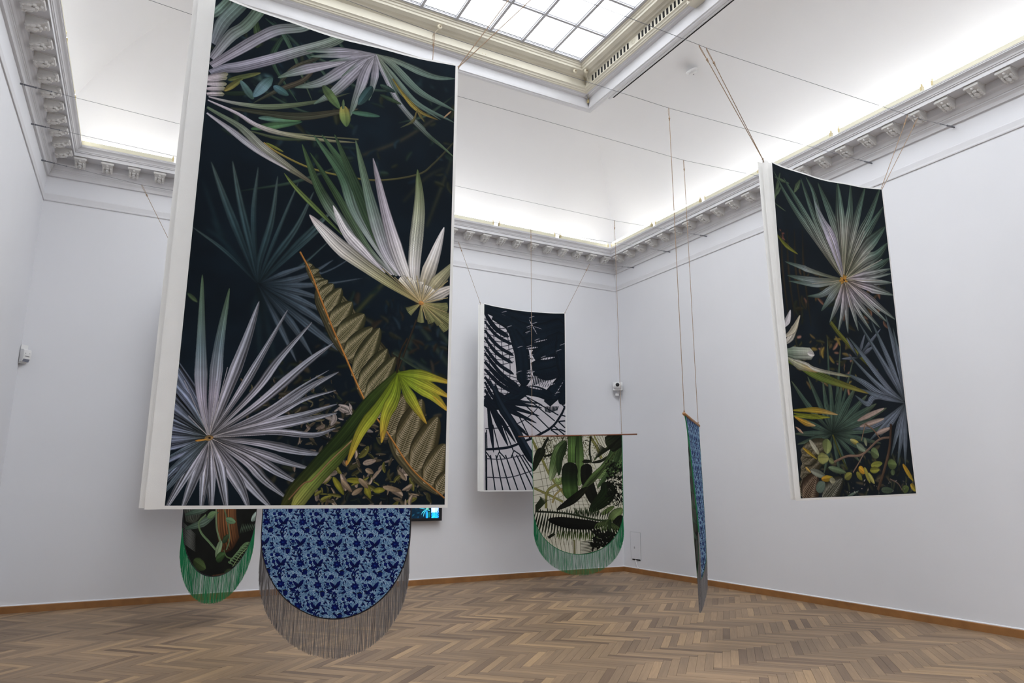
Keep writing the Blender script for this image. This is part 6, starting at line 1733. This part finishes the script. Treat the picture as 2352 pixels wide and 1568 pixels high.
# ---------------------------------------------------------------- round-ended fringed hangings
def tongue(label, A, B_, zt, zb, zs, front, backm, pipe, frm, rodm, cords, side=1, ext=(.17, .17), rodr=.011, frl=.305, bulge=None, name='fringed_hanging', taper=.015, bu=2.95):
    A = Vector((*A, 0)); B_ = Vector((*B_, 0)); Wd = (B_ - A).length; D = (B_ - A) / Wd; Nn = Vector((D.y, -D.x, 0)) * side
    org = ((A + B_) / 2).to_tuple()[:2] + (zt,)
    t = thing(name, label, 'wall hanging', org, 'round-ended hangings with fringes')
    def off(s, z):
        k = (zt - z) / (zt - zb)
        if bulge: return bulge(s, k)
        return .006 * math.sin(s * 4 + k * 3) * k + .004 * math.sin(s * 11 + 1)
    def pos(s, z, d=0):
        p = A + D * (Wd * s) + Nn * (off(s, z) + d); return (p.x, p.y, z)
    def hw(z):
        k = (zt - z) / (zt - zb); base = .5 - taper * min(1, k * 1.3)
        return base if z > zs else base * math.sqrt(max(0, 1 - ((zs - z) / (zs - zb)) ** 2))
    zsamp = [zt + (zs - zt) * i / 26 for i in range(26)] + [zs - (zs - zb) * math.sin(PI / 2 * i / 26) for i in range(27)]
    for nm, mm_, d, fl in (('printed_panel', front, .004, False), ('patterned_panel', backm, -.004, True)):
        n = 28; P = []; UV = []
        for z in zsamp:
            h = max(hw(z), .0015); P.append([pos(.5 + h * (2 * j / n - 1), z, d) for j in range(n + 1)])
            if mm_ is MP_batik: UV.append([((.5 + h * (2 * j / n - 1)) * Wd * bu, z * bu) for j in range(n + 1)])
            else: UV.append([((.5 + h * (2 * j / n - 1)), 1 - (zt - z) / 1.82) for j in range(n + 1)])
        b = MB(); b.grid(P, UV); shift(b, org); b.build(nm, mm_, t, smooth=True)
    ed = [pos(.5 - hw(z), z) for z in zsamp] + [pos(.5 + hw(z), z) for z in zsamp[::-1][1:]]
    b = MB(); b.tube(ed, .0065, 6); shift(b, org); b.build('piping', pipe, t, smooth=True)
    # fringe: single threads spaced along the curved edge
    rn = random.Random(len(label)); b = MB(); th = 0; a_, c_ = .5 * Wd - taper * Wd, zs - zb
    N_ = 500
    for i in range(N_):
        # equal steps of arc length
        th = PI * (i + .5) / N_
        th = th + .0
        ca, sa = math.cos(th), math.sin(th)
        for rep in (0, 1):
            s = .5 - (.5 - taper) * ca + rn.uniform(-.0016, .0016); s = min(max(s, taper), 1 - taper)
            z = zs - c_ * math.sqrt(max(0, 1 - min(1, (abs(s - .5) / (.5 - taper))) ** 2))
            L = frl * rn.uniform(.97, 1.02); w = .0009; sw = rn.gauss(0, .0035); dd = rn.uniform(-.004, .004)
            p0 = Vector(pos(s, z, dd)); p1 = Vector(pos(s, z, dd)) + D * (sw * .4) - Vector((0, 0, L * .5)); p2 = Vector(pos(s, z, dd)) + D * sw - Vector((0, 0, L))
            k = len(b.v); sd = D * w; nn = Nn * w
            for q in (p0, p1, p2): b.v += [tuple(q - sd), tuple(q + sd), tuple(q + nn * 1.6)]
            for r in (0, 1):
                for e in range(3):
                    f = (e + 1) % 3; b.f.append((k + r * 3 + e, k + r * 3 + f, k + r * 3 + 3 + f, k + r * 3 + 3 + e)); b.uv += [(0, 0)] * 4
    shift(b, org); o = b.build('fringe', frm, t); o['kind'] = 'stuff'
    # fringe tape: a narrow woven header just below the edge
    r0 = A - D * ext[0]; r1 = B_ + D * ext[1]
    b = MB(); b.tube([(r0.x, r0.y, zt), ((r0.x + r1.x) / 2, (r0.y + r1.y) / 2, zt), (r1.x, r1.y, zt)], rodr, 10); shift(b, org); b.build('rod', rodm, t, smooth=True)
    for (cx, cy, cz), e in cords:
        q = A if e == 0 else B_
        cord((cx, cy, cz), (q.x - D.x * .004, q.y, zt + rodr), t, org, knot=.13)
    return t
tongue('green-fringed hanging printed with banana leaves, in front of the silhouette banner', (-3.087, -1.77), (-2.045, -2.764), 2.415, .604, 1.25, MP_C, MP_batik, M_green, M_fr_green, M_rod,
       [((-3.087, -1.77, 5.944), 0), ((-2.05, -2.758, 5.955), 1)], ext=(.232, .236))
tongue('green-fringed hanging with vines, mostly hidden behind the huge palm banner', (-8.176, -2.737), (-7.232, -1.801), 2.415, .575, 1.25, MP_N, MP_batik, M_navy, M_fr_green, M_rod,
       [((-8.176, -2.758, 5.955), 0), ((-7.232, -1.77, 5.945), 1)])
tongue('blue wax-print hanging with long grey fringe, under the huge palm banner', (-7.680, -5.045), (-6.636, -5.962), 2.40, .548, 1.22, MP_batik, MP_N, M_navy, M_fr_grey, M_rod,
       [((-7.68, -5.07, 5.885), 0), ((-6.57, -6.0, 5.868), 1)])
def bl(s, k):
    return .10 * k ** .7 * (1 - s) ** 2 + .02 * k - .135 * math.sin(PI * min(1, s * 1.2) ** .8) * (k ** .7) * (1 - .5 * k)
tongue('edge-on hanging with blue wax print and green piping, near the right wall', (-3.674, -6.0), (-2.618, -5.07), 2.355, .60, 1.25, MP_batik, MP_N, M_green, M_fr_grey, M_rod2,
       [((-3.674, -6.0, 5.88), 0), ((-2.618, -5.07, 5.89), 1)], ext=(.06, .06), rodr=.017, bulge=bl)
# ---------------------------------------------------------------- television
t = thing('television', 'black-framed television showing blue foliage, low on the back wall', 'television', (-4.555, 0, 1.05))
b = MB(); b.box((-.62, -.10, 0), (.615, -.02, .74)); b.build('case', M_black, t)
b = MB(); b.quad((-.565, -.1015, .045), (.565, -.1015, .045), (.565, -.1015, .70), (-.565, -.1015, .70), [(0, 0), (1, 0), (1, 1), (0, 1)])
b.build('screen', img_mat('screen_picture', paint_print(ART['T'], 1130, 680, .4, 9, gain=1.0), .4, emit=1.2), t)
b = MB()
for (lo, hi) in (((-.62, -.112, 0), (.615, -.10, .045)), ((-.62, -.112, .70), (.615, -.10, .74)), ((-.62, -.112, .045), (-.565, -.10, .70)), ((.565, -.112, .045), (.615, -.10, .70))): b.box(lo, hi)
b.build('bezel', M_black, t)
b = MB(); b.box((-.2, -.02, .2), (.2, 0, .5)); b.build('wall_bracket', M_black, t)
# ---------------------------------------------------------------- small fittings
t = thing('security_camera', 'white security camera with black eye high in the far corner', 'camera', (-.085, -.085, 3.6), rz=.92)
b = MB(); b.box((-.04, -.10, -.03), (-.01, .10, .13)); b.build('mounting_plate', M_white, t)
b = MB(); b.ball((-.11, 0, .045), (.085, .085, .075), 16, 10); b.box((-.11, -.035, .0), (-.02, .035, .09)); b.build('housing', M_white, t, smooth=False)
b = MB(); b.ball((-.172, 0, .055), (.042, .042, .042), 12, 8); b.build('lens', M_black, t, smooth=True)
b = MB(); b.box((-.12, -.095, -.045), (-.0, .095, -.03)); b.tube([(-.05, 0, -.04), (-.04, 0, -.08), (-.01, 0, -.11)], .012, 8); b.box((-.03, -.02, -.15), (0, .05, -.1)); b.build('shelf_bracket', M_white, t)
t = thing('motion_sensor', 'small white motion sensor on the left wall', 'sensor', (XL + .04, -.04, 3.40), rz=-PI / 4)
b = MB(); b.box((0, -.05, -.12), (.012, .05, .14)); b.build('back_plate', M_white, t)
b = MB()
pf = [(.012, -.10), (.055, -.10), (.075, -.06), (.085, .0), (.08, .06), (.06, .075), (.012, .075)]
k = len(b.v)
for yy in (-.055, .055): b.v += [(x, yy, z) for x, z in pf]
n = len(pf); b.f += [tuple(range(k, k + n)), tuple(range(k + n, k + 2 * n))[::-1]]; b.uv += [(0, 0)] * 2 * n
for i in range(n):
    j = (i + 1) % n; b.f.append((k + i, k + j, k + n + j, k + n + i)); b.uv += [(0, 0)] * 4
b.build('housing', M_white, t)
b = MB()
for yy in (-.03, .03): b.box((.083, yy - .005, .012), (.0865, yy + .005, .019))
b.box((.078, -.03, -.028), (.0845, .03, -.022)); b.build('indicator', mat('grey_plastic', (90, 92, 98), .5), t)
b = MB(); b.quad((.076, -.045, -.062), (.076, .045, -.062), (.058, .045, -.1), (.058, -.045, -.1)); b.build('sensor_window', mat('grey_window', (120, 124, 138), .4), t)
t = thing('smoke_detector', 'round white smoke detector on the ceiling cove', 'smoke detector', (-1.36, -4.03, 8.225))
t.rotation_euler = (0, -.45, 0)
b = MB()
for (r0, z0, r1, z1) in ((.10, 0, .10, -.018), (.10, -.018, .06, -.03), (.06, -.03, .055, -.06), (.055, -.06, .03, -.07)):
    ring0 = [(r0 * math.cos(a * PI / 12), r0 * math.sin(a * PI / 12), z0) for a in range(24)]; ring1 = [(r1 * math.cos(a * PI / 12), r1 * math.sin(a * PI / 12), z1) for a in range(24)]
    for a in range(24): b.quad(ring0[a], ring0[(a + 1) % 24], ring1[(a + 1) % 24], ring1[a])
k = len(b.v); b.v += ring1; b.f.append(tuple(range(k, k + 24))); b.uv += [(0, 0)] * 24
b.build('housing', M_white, t); b = MB(); b.ball((0, 0, -.072), .008, 8, 5); b.build('indicator', M_dark, t)
def ceramic(label, loc, cable):
    t = thing('lamp_holder', label, 'lamp holder', loc, 'ceramic fittings in the skylight well')
    b = MB(); b.ball((0, 0, 0), (.042, .03, .042), 12, 8); b.build('ceramic_knob', M_cer, t, smooth=True)
    b = MB(); b.ball((0, -.028, 0), (.018, .008, .018), 8, 5); b.build('socket', mat('socket_brown', (120, 104, 80), .5), t)
    if cable: b = MB(); b.tube(cable, .007, 6); shift(b, loc); b.build('cable', M_cer, t)
ceramic('round ceramic fitting on the left of the skylight corner pair', (-2.47, -2.30, 8.855), None)
ceramic('ceramic fitting with a cable dropping to a box in the skylight corner', (-2.30, -2.40, 8.855), [(-2.30, -2.40, 8.84), (-2.24, -2.33, 8.82), (-2.16, -2.27, 8.74), (-2.06, -2.10, 8.66), (-1.99, -2.00, 8.60)])
ceramic('single ceramic fitting on the skylight moulding above the huge banner', (-5.06, -2.30, 8.85), [(-5.06, -2.30, 8.83), (-5.10, -2.24, 8.79), (-5.13, -2.17, 8.74)])
t = thing('socket_strip', 'white socket strip lying on the skylight well ledge', 'socket strip', (-4.22, -2.13, 8.745))
b = MB(); b.box((-.11, -.02, -.02), (.11, .02, .02)); b.build('body', M_white, t)
b = MB()
for i in range(3): b.tube([(-.06 + i * .06, -.02, 0), (-.06 + i * .06, -.024, 0)], .014, 10)
b.build('outlet', M_cer, t)
t = thing('junction_box', 'small ochre cable box at the foot of the skylight corner cable', 'junction box', (-1.985, -1.99, 8.57))
b = MB(); b.box((-.015, -.015, -.03), (.015, .015, .03)); b.build('box', M_brass, t)
# hatch and cable low on the right wall
t = thing('wall_hatch', 'white service hatch low on the right wall by the far corner', 'hatch', (0, -.39, .25))
b = MB(); b.box((-.006, -.15, 0), (0, .15, .51)); b.build('hatch_door', M_wall, t)
b = MB(); b.box((-.008, -.153, .511), (0, .153, .514)); b.box((-.008, -.153, 0), (0, -.151, .51)); b.box((-.008, .151, 0), (0, .153, .51)); b.box((-.008, .02, .2), (-.004, .05, .24)); b.build('shadow_gap', mat('gap_grey', (172, 172, 176), .8), t)
b = MB(); b.box((-.008, -.13, -.012), (0, .11, .012)); b.build('cable_slot', M_dark, t)
t = thing('white_cable', 'white cable looping from the wall slot down to the skirting', 'cable', (-.02, -.43, .25))
b = MB(); b.tube([(0, .03, .0), (-.01, .01, -.05), (-.012, -.02, -.10), (-.01, -.04, -.13), (-.012, -.055, -.15), (-.01, -.03, -.16), (-.008, -.05, -.135)], .006, 6); b.build('cord', M_white, t)
